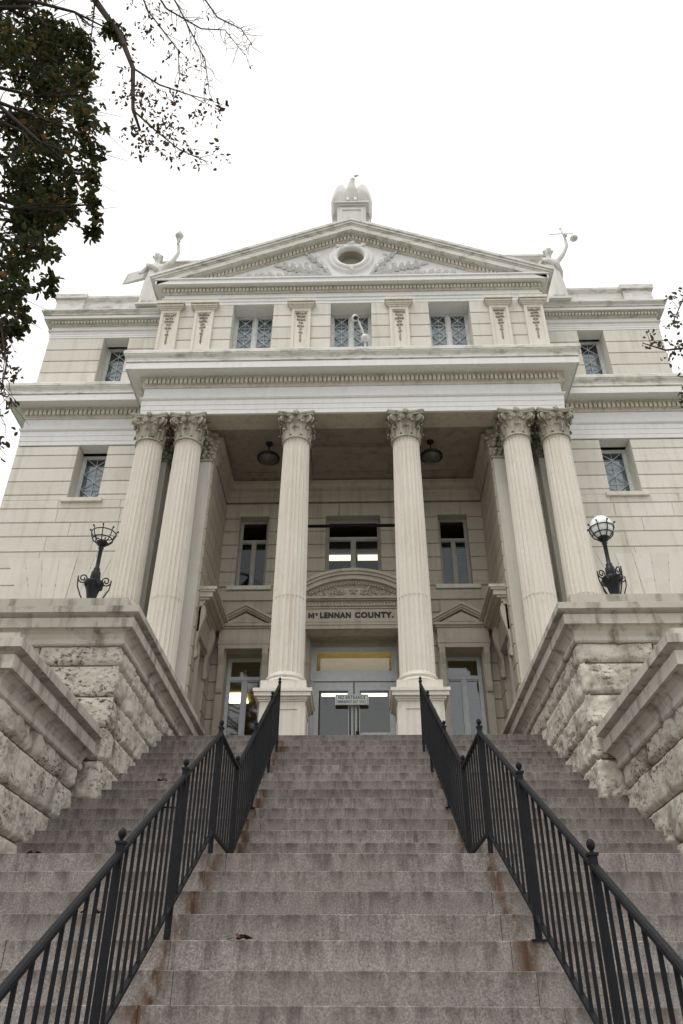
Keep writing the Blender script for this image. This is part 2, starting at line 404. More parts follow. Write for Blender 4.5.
for s in (-1, 1):
    a, b = sorted((s*2.78, s*XW)); wo = sorted((s*5.04, s*5.66)); wu = sorted((s*5.09, s*5.67)); wb = sorted((s*4.85, s*5.85))
    rust_wall(F(YW), a, b, COURSES, [(wo[0], wo[1], 8.90, 10.26), (wb[0], wb[1], 4.7, 6.45)], .5)
    a, b = sorted((s*(XA-.02), s*XW))
    rust_wall(F(YW), a, b, ATC, [(wu[0], wu[1], 11.75, 13.41)], .5)
    # long side wall of the building
    rust_wall(frame((s*(XW-.028), YW+.03, 0), (0, -s, 0) if s < 0 else (0, 1, 0), (s, 0, 0)) if False else
              Matrix(((0, -s, 0, s*(XW-.028)), (1, 0, 0, 0), (0, 0, 1, 0), (0, 0, 0, 1))), YW+.03, YR, COURSES, [(15.2,16.2,5,7),(18.4,19.4,5,7),(21.6,22.6,5,7),(15.2,16.2,8.9,10.26),(18.4,19.4,8.9,10.26),(21.6,22.6,8.9,10.26)], .4)
    rust_wall(Matrix(((0, -s, 0, s*(XW-.028)), (1, 0, 0, 0), (0, 0, 1, 0), (0, 0, 0, 1))), YW+.03, YR, ATC, [(15.2,16.2,11.75,13.41),(18.4,19.4,11.75,13.41),(21.6,22.6,11.75,13.41)], .4)
m = MB(); m.box(-XW+.05, XW-.05, YR-.4, YR, ZG, 13.4); m.build('rear_wall', LIME, CH)

# central attic wall with three window bays (its piers stand between the windows)
attic_open = [(-2.56,-1.68,11.62,13.41),(-.44,.44,11.62,13.41),(1.68,2.56,11.62,13.41)]
rust_wall(F(YA), -XA, XA, ATC, attic_open, .9)

def entab(path, z0, z1, P, dn, skip_ends=True):
    """architrave, frieze, dentils and cornice along a plan path between z0 and z1; P = projection"""
    h = z1-z0; Z = lambda t: z0+t*h
    m = MB()
    m.sweep(path, [(-.3,Z(0)),(0,Z(0)),(0,Z(.075)),(.007,Z(.077)),(.007,Z(.165)),(.015,Z(.167)),(.015,Z(.255)),(.038,Z(.265)),(.055,Z(.285)),(.055,Z(.30)),(0,Z(.305)),
                   (0,Z(.50)),(-.3,Z(.50))])
    a = m.build('architrave_and_frieze', WHITE, CH)
    m = MB()
    m.sweep(path, [(-.25,Z(.501)),(.02,Z(.501)),(.035,Z(.525)),(.05,Z(.53)),(.05,Z(.635)),(.09,Z(.65)),(.10,Z(.675)),(-.25,Z(.675))])
    m.build('bed_moulding', DENT, CH)
    m = MB()
    m.sweep(path, [(-.3,Z(.676)),(P-.10,Z(.676)),(P-.10,Z(.69)),(P-.085,Z(.69)),(P-.085,Z(.668)),(P-.075,Z(.668)),(P-.075,Z(.782)),(-.3,Z(.782))])
    m.build('corona', WHITE, CH)
    m = MB()
    m.sweep(path, [(-.3,Z(.783)),(P-.095,Z(.783)),(P-.095,Z(.80)),(P-.06,Z(.803)),(P-.06,Z(.825)),(P-.066,Z(.835)),(P-.06,Z(.87)),(P-.03,Z(.90)),(P-.012,Z(.915)),(P-.012,Z(.932)),(P,Z(.935)),(P,Z(.985)),(P-.01,Z(1)),(-.3,Z(1.03))])
    m.build('cyma', OFFW, CH)
    # dentils
    m = MB(); zt0, zt1 = Z(.545), Z(.628)
    for i in range(len(path)-1):
        p = Vector(path[i]); q = Vector(path[i+1]); L = (q-p).length
        if L > 9 and abs(p.x-q.x) < .1: L = min(L, 6)   # long flank: only the part near the front
        d = (q-p).normalized(); n = Vector((d.y, -d.x)); c = int(L/dn)
        for kk in range(c+1):
            w = dn*.31; ctr = p + d*(L*(kk+.5)/(c+1)) + n*.05
            mm = Matrix(((d.x, -n.x, 0, ctr.x), (d.y, -n.y, 0, ctr.y), (0,0,1,0), (0,0,0,1)))
            m.M = mm; m.box(-w, w, -.06, .01, zt0, zt1)
    m.M = None
    m.build('dentils', DENT, CH)
main_path = [(-XE, YW-.02), (-XE, YE), (XE, YE), (XE, YW-.02)]
entab(main_path, ZA, ZC, .42, .088)
for s in (-1, 1):
    pth = [(-XW, YR), (-XW, YW), (-XE-.002, YW)] if s < 0 else [(XE+.002, YW), (XW, YW), (XW, YR)]
    entab(pth, ZA+.006, ZC+.03, .42, .098)
    pth = [(-XW, YR), (-XW, YW), (-XA, YW)] if s < 0 else [(XA, YW), (XW, YW), (XW, YR)]
    entab(pth, 13.41, 14.13, .24, .075)
# solid fill behind the main entablature, flat cornice roofs
m = MB(); m.box(-XE+.06, XE-.06, YE+.05, YE+.50, ZA-.001, ZC-.01); m.box(-XE+.05, -XS, YE+.6, YW+.3, ZA-.001, ZC-.02); m.box(XS, XE-.05, YE+.6, YW+.3, ZA-.001, ZC-.02)
m.build('architrave_soffit', INNER, CH)
m = MB(); m.box(-XE-.2, XE+.2, YE-.2, YA+.05, ZC-.1, ZC+.012)
for s in (-1,1):
    a, b = sorted((s*(XA+.05), s*(XW+.2))); m.box(a, b, YW-.2, YW+.05, ZC-.1, ZC+.04)
m.build('cornice_flashing', ROOF, CH)
# attic entablature of the central block: frieze and cornice below the pediment
m = MB(); pth = [(-XA, YW+.1), (-XA, YA), (XA, YA), (XA, YW+.1)]
m.sweep(pth, [(-.4,13.405),(0,13.405),(0,13.48),(.015,13.485),(.015,13.56),(.04,13.57),(.04,13.60),(.0,13.61),(0,13.73),(-.4,13.73)])
m.build('architrave_and_frieze', WHITE, CH)
m = MB(); m.sweep(pth, [(-.4,13.731),(.03,13.731),(.045,13.76),(.045,13.86),(.08,13.875),(-.4,13.875)]); m.build('bed_moulding', DENT, CH)
m = MB(); m.sweep(pth, [(-.4,13.876),(.20,13.876),(.20,13.985),(.225,14.0),(.225,14.035),(-.4,14.05)]); m.build('cornice', WHITE, CH)
m = MB()
n = 104
for i in range(n):
    x = -XA-.04+(2*XA+.08)*(i+.5)/n; m.box(x-.026, x+.026, YA-.088, YA-.04, 13.765, 13.85)
for s in (-1,1):
    for i in range(10):
        y = YA+.03+.085*i; m.box(s*(XA+.04), s*(XA+.088), y, y+.05, 13.765, 13.85)
m.build('dentils', DENT, CH)
# ---- pediment
AP = 16.0; EX = 4.44; EZ = 14.13; SL = (AP-EZ)/EX
pd = MB(); pd.prism([(-4.1,14.03),(4.1,14.03),(0,14.03+4.1*SL-.12)], YA+.02, YA+.3); TY = pd.build('tympanum', WHITE, CH)
def rake(m, off0, off1, yf, yb, x1=EX):
    """sloping band between two vertical offsets below the raking top line"""
    for s in (-1, 1):
        P = [(0,AP-off0),(s*x1,AP-off0-SL*x1),(s*x1,AP-off1-SL*x1),(0,AP-off1)]
        if s < 0: P = P[::-1]
        m.prism(P[::-1], yf, yb)
m = MB()
rake(m, 0, .075, YA-.27, YA+.9); rake(m, .076, .14, YA-.245, YA+.5, EX-.03); rake(m, .141, .18, YA-.215, YA+.5, EX-.06); rake(m, .181, .325, YA-.20, YA+.5, EX-.16)
m.build('raking_cornice', OFFW, CH)
m = MB(); rake(m, .326, .37, YA-.08, YA+.3, EX-.6); rake(m, .371, .50, YA-.03, YA+.3, EX-.75); m.build('raking_bed_moulding', DENT, CH)
m = MB()
for s in (-1,1):
    for i in range(44):
        x = .05+i*.083
        if x > 3.72: break
        zt = AP-.378-SL*x; w = .026
        P = [(s*(x-w), zt+SL*w),(s*(x+w), zt-SL*w),(s*(x+w), zt-SL*w-.095),(s*(x-w), zt+SL*w-.095)]
        m.prism(P if s < 0 else P[::-1], YA-.075, YA-.02)
m.build('raking_dentils', DENT, CH)
# ---- oculus and palm relief
OC = (0, 14.90)
m = MB(); ring = []
prof = [(.30,-.00),(.31,.07),(.36,.10),(.41,.085),(.43,.05),(.46,.06),(.50,.05),(.53,0)]
nn = 48; vs = []
for i in range(nn):
    a = 2*PI*i/nn
    for r, d in prof: vs.append((OC[0]+r*math.cos(a), YA+.02-d, OC[1]+r*math.sin(a)*.95))
k = len(prof); m.add(vs, [(i*k+j, ((i+1)%nn)*k+j, ((i+1)%nn)*k+j+1, i*k+j+1) for i in range(nn) for j in range(k-1)], True)
oc = m.build('oculus', WHITE, CH)
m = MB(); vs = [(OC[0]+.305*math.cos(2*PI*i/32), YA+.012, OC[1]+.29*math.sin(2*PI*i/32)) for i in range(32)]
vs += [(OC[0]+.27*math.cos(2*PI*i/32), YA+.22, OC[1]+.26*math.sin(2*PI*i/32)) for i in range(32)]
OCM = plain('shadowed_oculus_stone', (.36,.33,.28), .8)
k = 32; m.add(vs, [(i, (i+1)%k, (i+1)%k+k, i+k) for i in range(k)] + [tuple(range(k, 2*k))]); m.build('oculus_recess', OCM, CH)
# cut the round hole: boolean on the tympanum
cut = MB(); cv = []
for y in (YA-.2, YA+.26):
    cv += [(OC[0]+.30*math.cos(2*PI*i/40), y, OC[1]+.285*math.sin(2*PI*i/40)) for i in range(40)]
cut.add(cv, [tuple(range(40)), tuple(range(79,39,-1))] + [(i, 40+i, 40+(i+1)%40, (i+1)%40) for i in range(40)])
co = cut.build('cutter', None)
bm_ = TY.modifiers.new('b', 'BOOLEAN'); bm_.object = co; bm_.operation = 'DIFFERENCE'; bm_.solver = 'EXACT'
dg = bpy.context.evaluated_depsgraph_get(); nm = bpy.data.meshes.new_from_object(TY.evaluated_get(dg))
TY.modifiers.clear(); TY.data = nm; bpy.data.objects.remove(co)
def leafshape(m, c, ang, L, W, th=.035, y=YA):
    """raised pointed leaf lying on a wall facing -y"""
    ca, sa = math.cos(ang), math.sin(ang); pts = [(0,0,.3),(.25,.8,.8),(.55,1,.9),(.8,.6,.8),(1,0,.3),(.8,-.6,.8),(.55,-1,.9),(.25,-.8,.8)]
    vs = []
    for u, v, h in pts:
        x = u*L; z = v*W; vs.append((c[0]+x*ca-z*sa, y-.004, c[1]+x*sa+z*ca))
    vs.append((c[0]+L*.5*ca, y-th, c[1]+L*.5*sa)); vs.append((c[0]+L*.85*ca, y-th*.8, c[1]+L*.85*sa)); vs.append((c[0]+L*.2*ca, y-th*.8, c[1]+L*.2*sa))
    m.add(vs, [(0,10,1)[::-1],(1,10,8)[::-1],(1,8,2)[::-1],(2,8,3)[::-1],(8,9,3)[::-1],(3,9,4)[::-1],(4,9,5)[::-1],(9,8,5)[::-1],(8,6,5)[::-1],(8,7,6)[::-1],(8,10,7)[::-1],(10,0,7)[::-1]], False)
rl = MB(); rnd = random.Random(3)
for s in (-1, 1):
    for j, (x0, z0, x1, z1, L0, W0) in enumerate(((.30,14.13,2.35,14.24,.30,.042),(.40,14.25,1.55,14.62,.27,.036),(.50,14.42,.98,15.0,.20,.03),(.25,14.12,1.5,14.13,.22,.03))):
        kk = int(math.hypot(x1-x0, z1-z0)/.165); base = math.atan2(z1-z0, x1-x0)
        rl.tube([(s*(x0+(x1-x0)*q/8), YA-.03, z0+(z1-z0)*q/8+.05*math.sin(q/8*PI)) for q in range(9)], .022, 6)
        for i in range(kk):
            t = i/kk; x = x0+(x1-x0)*t; z = z0+(z1-z0)*t+.05*math.sin(t*PI)
            if z+.1 > AP-.62-SL*x: continue
            for q in (1, -1):
                if j == 3 and q < 0: continue
                a = base+q*rnd.uniform(.32,.62); a = a if s > 0 else PI-a
                if z+L0*math.sin(base+q*.5) < 14.07: continue
                leafshape(rl, (s*x, z), a, L0*(1-.3*t)*rnd.uniform(.85,1.15), W0*1.1, .11)
        leafshape(rl, (s*x1, z1), base if s > 0 else PI-base, L0*.8, W0, .06)
    for i in range(12):
        x = .62+rnd.uniform(0,.4); z = 14.75+rnd.uniform(-.1,.35)
        if z < AP-.65-SL*x: rl.ball((s*x, YA-.01, z), rnd.uniform(.025,.045), 7, 5)
for a in (55, 125, 270, 90): 
    for i in range(5):
        t = R(a+rnd.uniform(-7,7)); r = .45+rnd.uniform(-.05,.05); rl.ball((OC[0]+r*math.cos(t), YA-.05, OC[1]+r*.95*math.sin(t)), rnd.uniform(.03,.055), 8, 6)
rl.build('palm_relief', WHITE, CH)
# roof block behind the pediment and low parapets over the wings
m = MB(); pth = [(-4.75, YR-.5), (-4.75, 13.0), (4.75, 13.0), (4.75, YR-.5)]
m.sweep(pth, [(-.3,13.9),(0,13.9),(0,15.95),(.05,15.98),(.09,16.02),(.12,16.04),(.12,16.10),(-.3,16.13)])
m.build('attic_parapet', OFFW, CH)
m = MB(); m.box(-4.5, 4.5, 13.3, YR-.6, 15.85, 15.95); m.box(-XW, -4.6, YW+.3, YR-.2, 14.1, 14.2); m.box(4.6, XW, YW+.3, YR-.2, 14.1, 14.2)
# gable roof slopes running back from the pediment
for s in (-1,1):
    m.add([(0,YA-.1,AP-.01),(s*EX,YA-.1,EZ-.01),(s*EX,13.1,EZ-.01),(0,13.1,AP-.01)], [(0,1,2,3) if s > 0 else (3,2,1,0)])
m.build('roof', ROOF, CH)
for s in (-1,1):
    m = MB(); pth = [(-XW-.0, YR-.4), (-XW-.0, YW-.02), (-XA-.2, YW-.02)] if s < 0 else [(XA+.2, YW-.02), (XW, YW-.02), (XW, YR-.4)]
    m.sweep(pth, [(-.25,14.13),(0,14.13),(0,14.20),(-.02,14.22),(-.02,14.60),(0,14.62),(.035,14.66),(.05,14.68),(.05,14.74),(-.25,14.76)])
    a, b = sorted((s*(XW-.62), s*(XW+.035))); m.box(a, b, YW-.055, YW+.5, 14.13, 14.64); 
    a, b = sorted((s*(XW-.68), s*(XW+.09))); m.box(a, b, YW-.11, YW+.56, 14.66, 14.79)
    m.build('parapet', OFFW, CH)

# ---- attic pilasters with hanging flower panels
def attic_pilaster(x):
    m = MB(); yf = YA-.035; w = .205
    m.box(x-w, x+w, yf, YA+.05, ZC, 13.25)
    # sunk panel: raised border strips
    for a, b, c, d in ((-w, -w+.06, 11.75, 13.2), (w-.06, w, 11.75, 13.2), (-w+.06, w-.06, 13.12, 13.2), (-w+.06, w-.06, 11.75, 11.83)):
        m.box(x+a, x+b, yf-.02, yf+.001, c, d)
    o = m.build('pilaster', LIME_COL, CH)
    c = MB()
    for dz, e in ((13.2, .02), (13.235, .045), (13.27, .075), (13.33, .10)):
        c.box(x-w-e, x+w+e, yf-.02-e, YA, dz, dz+(.035 if dz < 13.3 else .073))
    c.build('pilaster_cap', LIME_COL, o)
    f = MB(); rnd = random.Random(int(x*100))
    z = 13.06
    for i, (n, r) in enumerate(((5,.055),(4,.05),(5,.045),(3,.04),(4,.04),(2,.03),(3,.03),(1,.03),(2,.022))):
        for q in range(n):
            f.ball((x+(q-(n-1)/2)*r*.75*1.1, yf-.012, z+rnd.uniform(-.015,.015)), r*rnd.uniform(.45,.75), 8, 5, sy=.8)
        z -= .098
    f.tube([(x, yf-.004, 13.12), (x, yf-.006, 12.6), (x, yf-.004, 12.2)], .016, 5)
    f.build('hanging_flower_carving', CARVE, o)
for x in (-4.0+.09, -3.17, -1.07, 1.03, 3.17, 4.0-.09): attic_pilaster(x)

# ---- windows
def window(x0, x1, z0, z1, y, transom=None, fw=.055, lattice=False, fmat=FRAMEM, gmat=GLASS, mid=True, sill=None, blind=None, name='window', M=None, parent=None):
    m = MB(); m.M = M; yb = y+.06
    m.box(x0, x0+fw, y, yb, z0, z1); m.box(x1-fw, x1, y, yb, z0, z1)
    m.box(x0+fw, x1-fw, y, yb, z1-fw, z1); m.box(x0+fw, x1-fw, y, yb, z0, z0+fw)
    zt = transom if transom else z1-fw
    if transom: m.box(x0+fw, x1-fw, y-.012, yb, transom, transom+fw*1.3)
    if mid: xm = (x0+x1)/2; m.box(xm-fw*.75, xm+fw*.75, y-.008, yb, z0+fw, zt)
    # inner sash border
    s = fw*.5
    o = m.build(name, fmat, parent or CH)
    sm = MB(); sm.M = M
    hs = [(x0+fw, (x0+x1)/2-fw*.75), ((x0+x1)/2+fw*.75, x1-fw)] if mid else [(x0+fw, x1-fw)]
    for a, b in hs:
        for p in ((a, a+s, z0+fw, zt), (b-s, b, z0+fw, zt), (a+s, b-s, z0+fw, z0+fw+s), (a+s, b-s, zt-s, zt)):
            sm.box(p[0], p[1], y+.01, y+.05, p[2], p[3])
    if transom:
        a, b = x0+fw, x1-fw; c, d = transom+fw*1.3, z1-fw
        for p in ((a, a+s, c, d), (b-s, b, c, d), (a+s, b-s, c, c+s), (a+s, b-s, d-s, d)): sm.box(p[0], p[1], y+.01, y+.05, p[2], p[3])
    sm.build('sash', fmat, o)
    p = MB(); p.M = M; p.add([(x0+fw, y+.035, z0+fw), (x1-fw, y+.035, z0+fw), (x1-fw, y+.035, z1-fw), (x0+fw, y+.035, z1-fw)], [(0,1,2,3)])
    p.build('pane', gmat, o)
    if lattice:
        l = MB(); l.M = M
        for a, b in hs:
            a += s; b -= s; cx = (a+b)/2; nzr = max(2, round((zt-z0-fw*2)/((b-a)*.95))); hh = (zt-z0-fw-2*s)/nzr; r = .009
            for i in range(nzr):
                c = z0+fw+s+i*hh
                l.tube([(a, y+.005, c), (b, y+.005, c+hh)], r, 5); l.tube([(b, y+.003, c), (a, y+.003, c+hh)], r, 5)
                l.tube([(a, y+.001, c), (b, y+.001, c)], r*.8, 5)
                l.tube([(cx-(b-a)*.0, y+.001, c), (cx, y+.001, c+hh)], r*.7, 5)
        l.build('lattice', LATT, o)
    if blind:
        bl = MB(); bl.M = M; k = int((blind[1]-blind[0])/.05)
        for i in range(k):
            c = blind[0]+i*.05; bl.box(x0+fw, x1-fw, y+.12, y+.126, c+.004, c+.046)
        bl.build('blind', BLIND, o)
    if sill:
        sl = MB(); sl.M = M; sl.box(x0-sill, x1+sill, sill_y, sill_y+.3, z0-.09, z0-.005); sl.build('sill', LIME, o)
    return o
sill_y = 0
for cx in (-2.12, 0, 2.12): window(cx-.44, cx+.44, 11.75, 13.41, YA+.36, None, .05, True, FRAMEW, AGLASS, blind=(11.8, 13.36))
for s in (-1, 1):
    sill_y = YW-.06
    window(*sorted((s*5.04, s*5.66)), 8.93, 10.26, YW+.36, None, .05, True, FRAMEW, AGLASS, sill=.1, mid=False, blind=(8.95, 10.1))
    window(*sorted((s*5.09, s*5.67)), 11.75, 13.41, YW+.36, None, .05, True, FRAMEW, AGLASS, mid=False, blind=(11.8, 13.2))
    window(*sorted((s*4.85, s*5.85)), 4.7, 6.45, YW+.36, None, .05, False, FRAMEW, GLASS)
    for z0, z1 in ((5,7),(8.9,10.26),(11.75,13.41)):
        for y0 in (15.2, 18.4, 21.6):
            window(y0, y0+1, z0, z1, .3, None, .06, False, FRAMEW, GLASS, M=Matrix(((0, -s, 0, s*(XW)), (1, 0, 0, 0), (0, 0, 1, 0), (0, 0, 0, 1))))
# flat-arch voussoirs over the lower wing windows (grooves)
for s in (-1,1):
    m = MB(); cx = s*5.35
    for i in range(-3, 4):
        a0 = (i-.5)*.19; a1 = (i+.5)*.19; g = .007
        k = 1.75
        P = [(cx+a0+g, 6.455), (cx+a1-g, 6.455), (cx+a1*k-g, 7.56), (cx+a0*k+g, 7.56)]
        m.prism(P, YW-.004-(.006 if i == 0 else 0), YW+.03)
    m.build('flat_arch', LIME, CH)

# ---- portico: side walls, back wall, ceiling
bopen = [(-2.43,-1.81,7.70,9.42),(1.81,2.43,7.70,9.42),(-.58,.58,7.80,9.42),(-2.46,-1.76,ZF,6.26),(1.76,2.46,ZF,6.26),(-.86,.86,ZF,6.75)]
CB = [ZF-.05, 3.86, 4.22, 4.58, 4.94, 5.30, 5.66, 6.02, 6.38, 6.74, 7.10, 7.40, 7.70, 8.05, 8.37, 8.70, 9.03, 9.36, 9.75]
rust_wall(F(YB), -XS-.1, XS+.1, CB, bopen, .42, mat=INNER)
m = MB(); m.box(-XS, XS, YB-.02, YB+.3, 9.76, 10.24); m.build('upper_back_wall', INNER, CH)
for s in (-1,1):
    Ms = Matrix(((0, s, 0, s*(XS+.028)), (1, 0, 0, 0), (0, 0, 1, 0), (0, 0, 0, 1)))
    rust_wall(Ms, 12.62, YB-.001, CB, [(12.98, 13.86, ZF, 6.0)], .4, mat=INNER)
    m = MB(); a, b = sorted((s*XS, s*(XS+.4))); m.box(a, b, 12.6, YB, 9.76, 10.24); m.build('upper_side_wall', INNER, CH)
    # side doorway leaf and hood on brackets
    m = MB(); a, b = sorted((s*(XS+.22), s*(XS+.26))); m.box(a, b, 12.98, 13.86, ZF, 6.0); m.build('side_door', FRAMEM, CH)
    m = MB(); m.M = Ms
    m.box(12.80, 14.04, -.06, .02, 6.02, 6.5); m.box(12.78, 14.06, -.09, .02, 6.502, 6.56)
    for i, (d, z0, z1) in enumerate(((.12,6.562,6.62),(.2,6.622,6.66),(.26,6.662,6.76),(.30,6.762,6.80),(.33,6.802,6.86))): m.box(12.84-d*.45, 14.0+d*.45, -d, .02, z0, z1)
    m.M = None; hd = m.build('door_hood', INNER, CH)
    for y0 in (12.86, 13.86):
        m = MB(); m.M = Ms
        prof = [(0,5.55),(-.04,5.52),(-.075,5.55),(-.08,5.62),(-.05,5.72),(-.05,5.85),(-.07,6.0),(-.11,6.15),(-.145,6.3),(-.15,6.43),(-.12,6.53),(-.0,6.55)]
        n_ = len(prof)
        vs = [(y0-.06, a, z) for a, z in prof] + [(y0+.06, a, z) for a, z in prof]
        m.add(vs, [tuple(range(n_)), tuple(range(2*n_-1, n_-1, -1))] + [(i, i+n_, (i+1)%n_+n_, (i+1)%n_) for i in range(n_)])
        m.build('console', INNER, hd)
# ceiling with border mouldings and beams
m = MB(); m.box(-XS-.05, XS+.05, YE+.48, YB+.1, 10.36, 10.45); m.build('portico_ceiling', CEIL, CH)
m = MB()
for x in (-1.07, 1.07): m.box(x-.20, x+.20, YE+.505, YB-.02, 10.262, 10.358)
m.box(-.85, .85, 13.02, 13.26, 10.27, 10.358)
for a, b in ((-XS, -1.275), (-.865, .865), (1.275, XS)):
    for w, z in ((.07, 10.30), (.12, 10.335)):
        m.box(a, b, YE+.505, YE+.505+w, z, 10.357); m.box(a, b, YB-.2-w, YB-.02, z-.004, 10.356)
        m.box(a, a+w, YE+.51, YB-.03, z+.002, 10.355); m.box(b-w, b, YE+.51, YB-.03, z+.002, 10.355)
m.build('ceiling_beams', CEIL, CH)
m = MB()
pth = [(XS-.005, 12.6), (XS-.005, YB-.02), (-XS+.005, YB-.02), (-XS+.005, 12.6)][::-1]
# inward mouldings round the top of the portico walls
def inner_mould(z0, prof):
    mm = MB(); mm.sweep([(-XS, 12.62), (-XS, YB-.02), (XS, YB-.02), (XS, 12.62)], [(d, z0+z) for d, z in prof]); return mm
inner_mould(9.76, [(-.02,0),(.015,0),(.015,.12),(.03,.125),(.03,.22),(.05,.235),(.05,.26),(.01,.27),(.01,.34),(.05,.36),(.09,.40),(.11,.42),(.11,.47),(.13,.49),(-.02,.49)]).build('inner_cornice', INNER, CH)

# ---- corinthian capital (shared meshes)
def capital_mesh(rb, h, W):
    """bell, two rings of leaves, volutes, rosettes and a concave abacus; local z from 0 to h"""
    m = MB(); ab = h*.14
    m.lathe([(rb*1.0,-.03),(rb*1.1,-.03),(rb*1.13,-.01),(rb*1.1,.012),(rb*.98,.014),(rb*.98,h*.3),(rb*1.04,h*.6),(rb*1.22,h-ab-.02),(rb*1.25,h-ab)], n=28)
    def leaf(a, r0, z0, L, w, out):
        ca, sa = math.cos(a), math.sin(a); vs = []; K = 6
        rows = [(0,0,.75),(.02,.3,1),(.05,.58,1.05),(.10,.82,.95),(.19,.97,.75),(.27,.93,.5),(.29,.83,.2)]
        for d, t, ww in rows:
            for j in (-1, -.5, 0, .5, 1):
                rr = r0+d*out-abs(j)*.018+(.012 if j == 0 else 0); tt = j*w*ww*(1+.1*((hash((round(t*10),))%3)-1))
                z = z0+t*L-abs(j)*L*.06
                vs.append((rr*ca-tt*sa, rr*sa+tt*ca, z))
        fs = [(r*5+c, r*5+c+1, (r+1)*5+c+1, (r+1)*5+c) for r in range(len(rows)-1) for c in range(4)]
        m.add(vs, fs, False)
        m.add([(v[0]*.985, v[1]*.985, v[2]) for v in vs], [f[::-1] for f in fs])
    for i in range(8): leaf(2*PI*i/8, rb*1.02, .01, h*.40, rb*.36, .30)
    for i in range(8): leaf(2*PI*(i+.5)/8, rb*1.03, h*.12, h*.56, rb*.36, .32)
    for i in range(4):
        a = PI/4+i*PI/2; R1 = W*.60
        # volutes: spiral tubes at the corners, both sides
        for sd in (-1, 1):
            pts = []; cx = R1-.075; cz = h-ab-.085
            for q in range(22):
                t = q/21*3.6*PI; rr = .082*(1-q/21*.82)
                pts.append((cx+rr*math.cos(t-PI*.2), sd*.030, cz+rr*math.sin(t-PI*.2)*1.05))
            pts = [(rb*1.05, sd*.02, h*.48), (rb*1.25, sd*.025, h*.68)] + pts
            rot = Matrix.Rotation(a, 4, 'Z'); m.tube([rot @ Vector(p) for p in pts], .021, 6)
        # inner volute curls and rosettes on each face
        b = i*PI/2; rot = Matrix.Rotation(b, 4, 'Z')
        for sd in (-1, 1):
            pts = []
            for q in range(16):
                t = q/15*3*PI; rr = .052*(1-q/15*.8); pts.append((rb*1.28, sd*(.075+rr*math.cos(t)), h-ab-.09+rr*math.sin(t)))
            m.tube([rot @ Vector(p) for p in pts], .015, 5)
        c = rot @ Vector((W*.47, 0, h-ab*.5)); m.ball(c, .052, 8, 6)
        for q in range(5):
            d = rot @ Vector((W*.5, .04*math.cos(q*1.256), h-ab*.5+.04*math.sin(q*1.256))); m.ball(d, .022, 6, 4)
    # abacus: concave-sided plate with cut corners
    out = []
    for i in range(4):
        a = i*PI/2; rot = Matrix.Rotation(a, 3, 'Z')
        for q in range(9):
            t = -1+2*q/8; x = W*.5-(1-t*t)*.055; y = t*(W*.5-.035); out.append(rot @ Vector((x, y, 0)))
    n_ = len(out)
    for k0, k1, z0, z1 in ((.93, .96, h-ab, h-ab*.5), (.985, 1.0, h-ab*.48, h)):
        m.add([(p.x*k0, p.y*k0, z0) for p in out]+[(p.x*k1, p.y*k1, z1) for p in out],
              [tuple(range(n_-1,-1,-1)), tuple(range(n_, 2*n_))] + [(i, (i+1)%n_, (i+1)%n_+n_, i+n_) for i in range(n_)])
    return m
YC = 12.21
ZS0, ZS1, ZCAP = 4.86, 9.71, 10.275
def shaft_mb():
    m = MB(); K = 22; sub = 6; n = K*sub; vs = []
    zs = [0,.03,.05]+[.05+(ZS1-ZS0-.12)*i/14 for i in range(1,15)]+[ZS1-ZS0-.04, ZS1-ZS0]
    Ht = ZS1-ZS0
    for z in zs:
        t = z/Ht; r = .292-.038*t**1.6
        dp = 0 if (z < .04 or z > Ht-.05) else .030
        if z < .02 or z > Ht-.02: r += .008
        for i in range(n):
            a = 2*PI*i/n; ph = (i % sub)/sub; d = dp*max(0, math.sin(PI*min(1, max(0, (ph-.08)/.84))))**.6 if ph > 0 else 0
            vs.append(((r-d)*math.cos(a), (r-d)*math.sin(a), z))
    m.add(vs, [(j*n+i, j*n+(i+1)%n, (j+1)*n+(i+1)%n, (j+1)*n+i) for j in range(len(zs)-1) for i in range(n)])
    # drum joint lines
    for zj in (1.42,):
        t = zj/Ht; r = .292-.038*t**1.6; m.lathe([(r-.02, zj), (r-.010, zj+.001), (r-.010, zj+.004), (r-.02, zj+.005)], n=60, cap=False)
    return m
def base_mb():
    m = MB()
    m.lathe([(.30,.0-.01),(.35,-.005)][::-1] + [(.352,.02),(.345,.045),(.325,.06),(.31,.075),(.31,.085),(.325,.10),(.33,.115),(.322,.135),(.30,.145)], n=40)
    m.box(-.36, .36, -.36, .36, -.16, -.002)
    return m
def pedestal_mb():
    m = MB(); z1 = 4.56-ZF
    m.box(-.355, .355, -.355, .355, .16, z1-.16)
    for d, a, b in ((.06,0,.13),(.04,.131,.158),(.02,z1-.185,z1-.161),(.04,z1-.159,z1-.12),(.085,z1-.119,z1-.055),(.105,z1-.054,z1)):
        m.box(-.355-d, .355+d, -.355-d, .355+d, a, b)
    for s in (-1,1):   # raised panel borders front/side faces
        for a, b, c, d in ((-.30,-.23,.24,z1-.24),(.23,.30,.24,z1-.24),(-.23,.23,z1-.31,z1-.24),(-.23,.23,.24,.31)):
            m.box(a, b, s*.355, s*.368, c, d); m.box(s*.355, s*.368, a, b, c, d)
    return m
first = None
for x in (-3.96, -3.20, -1.075, 1.06, 3.20, 3.96):
    if first is None:
        sh = shaft_mb().build('column', LIME_COL, CH); sh.location = (x, YC, ZS0)
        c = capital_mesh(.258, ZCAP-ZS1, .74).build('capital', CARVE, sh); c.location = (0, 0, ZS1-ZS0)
        b = base_mb().build('column_base', LIME_COL, sh); b.location = (0, 0, 4.72-ZS0)
        p = pedestal_mb().build('pedestal', LIME_COL, sh); p.location = (0, 0, ZF-ZS0)
        first = sh
    else:
        c = dup_tree(first, CH); c.location = (x, YC, ZS0)
        c.rotation_euler.z = 0
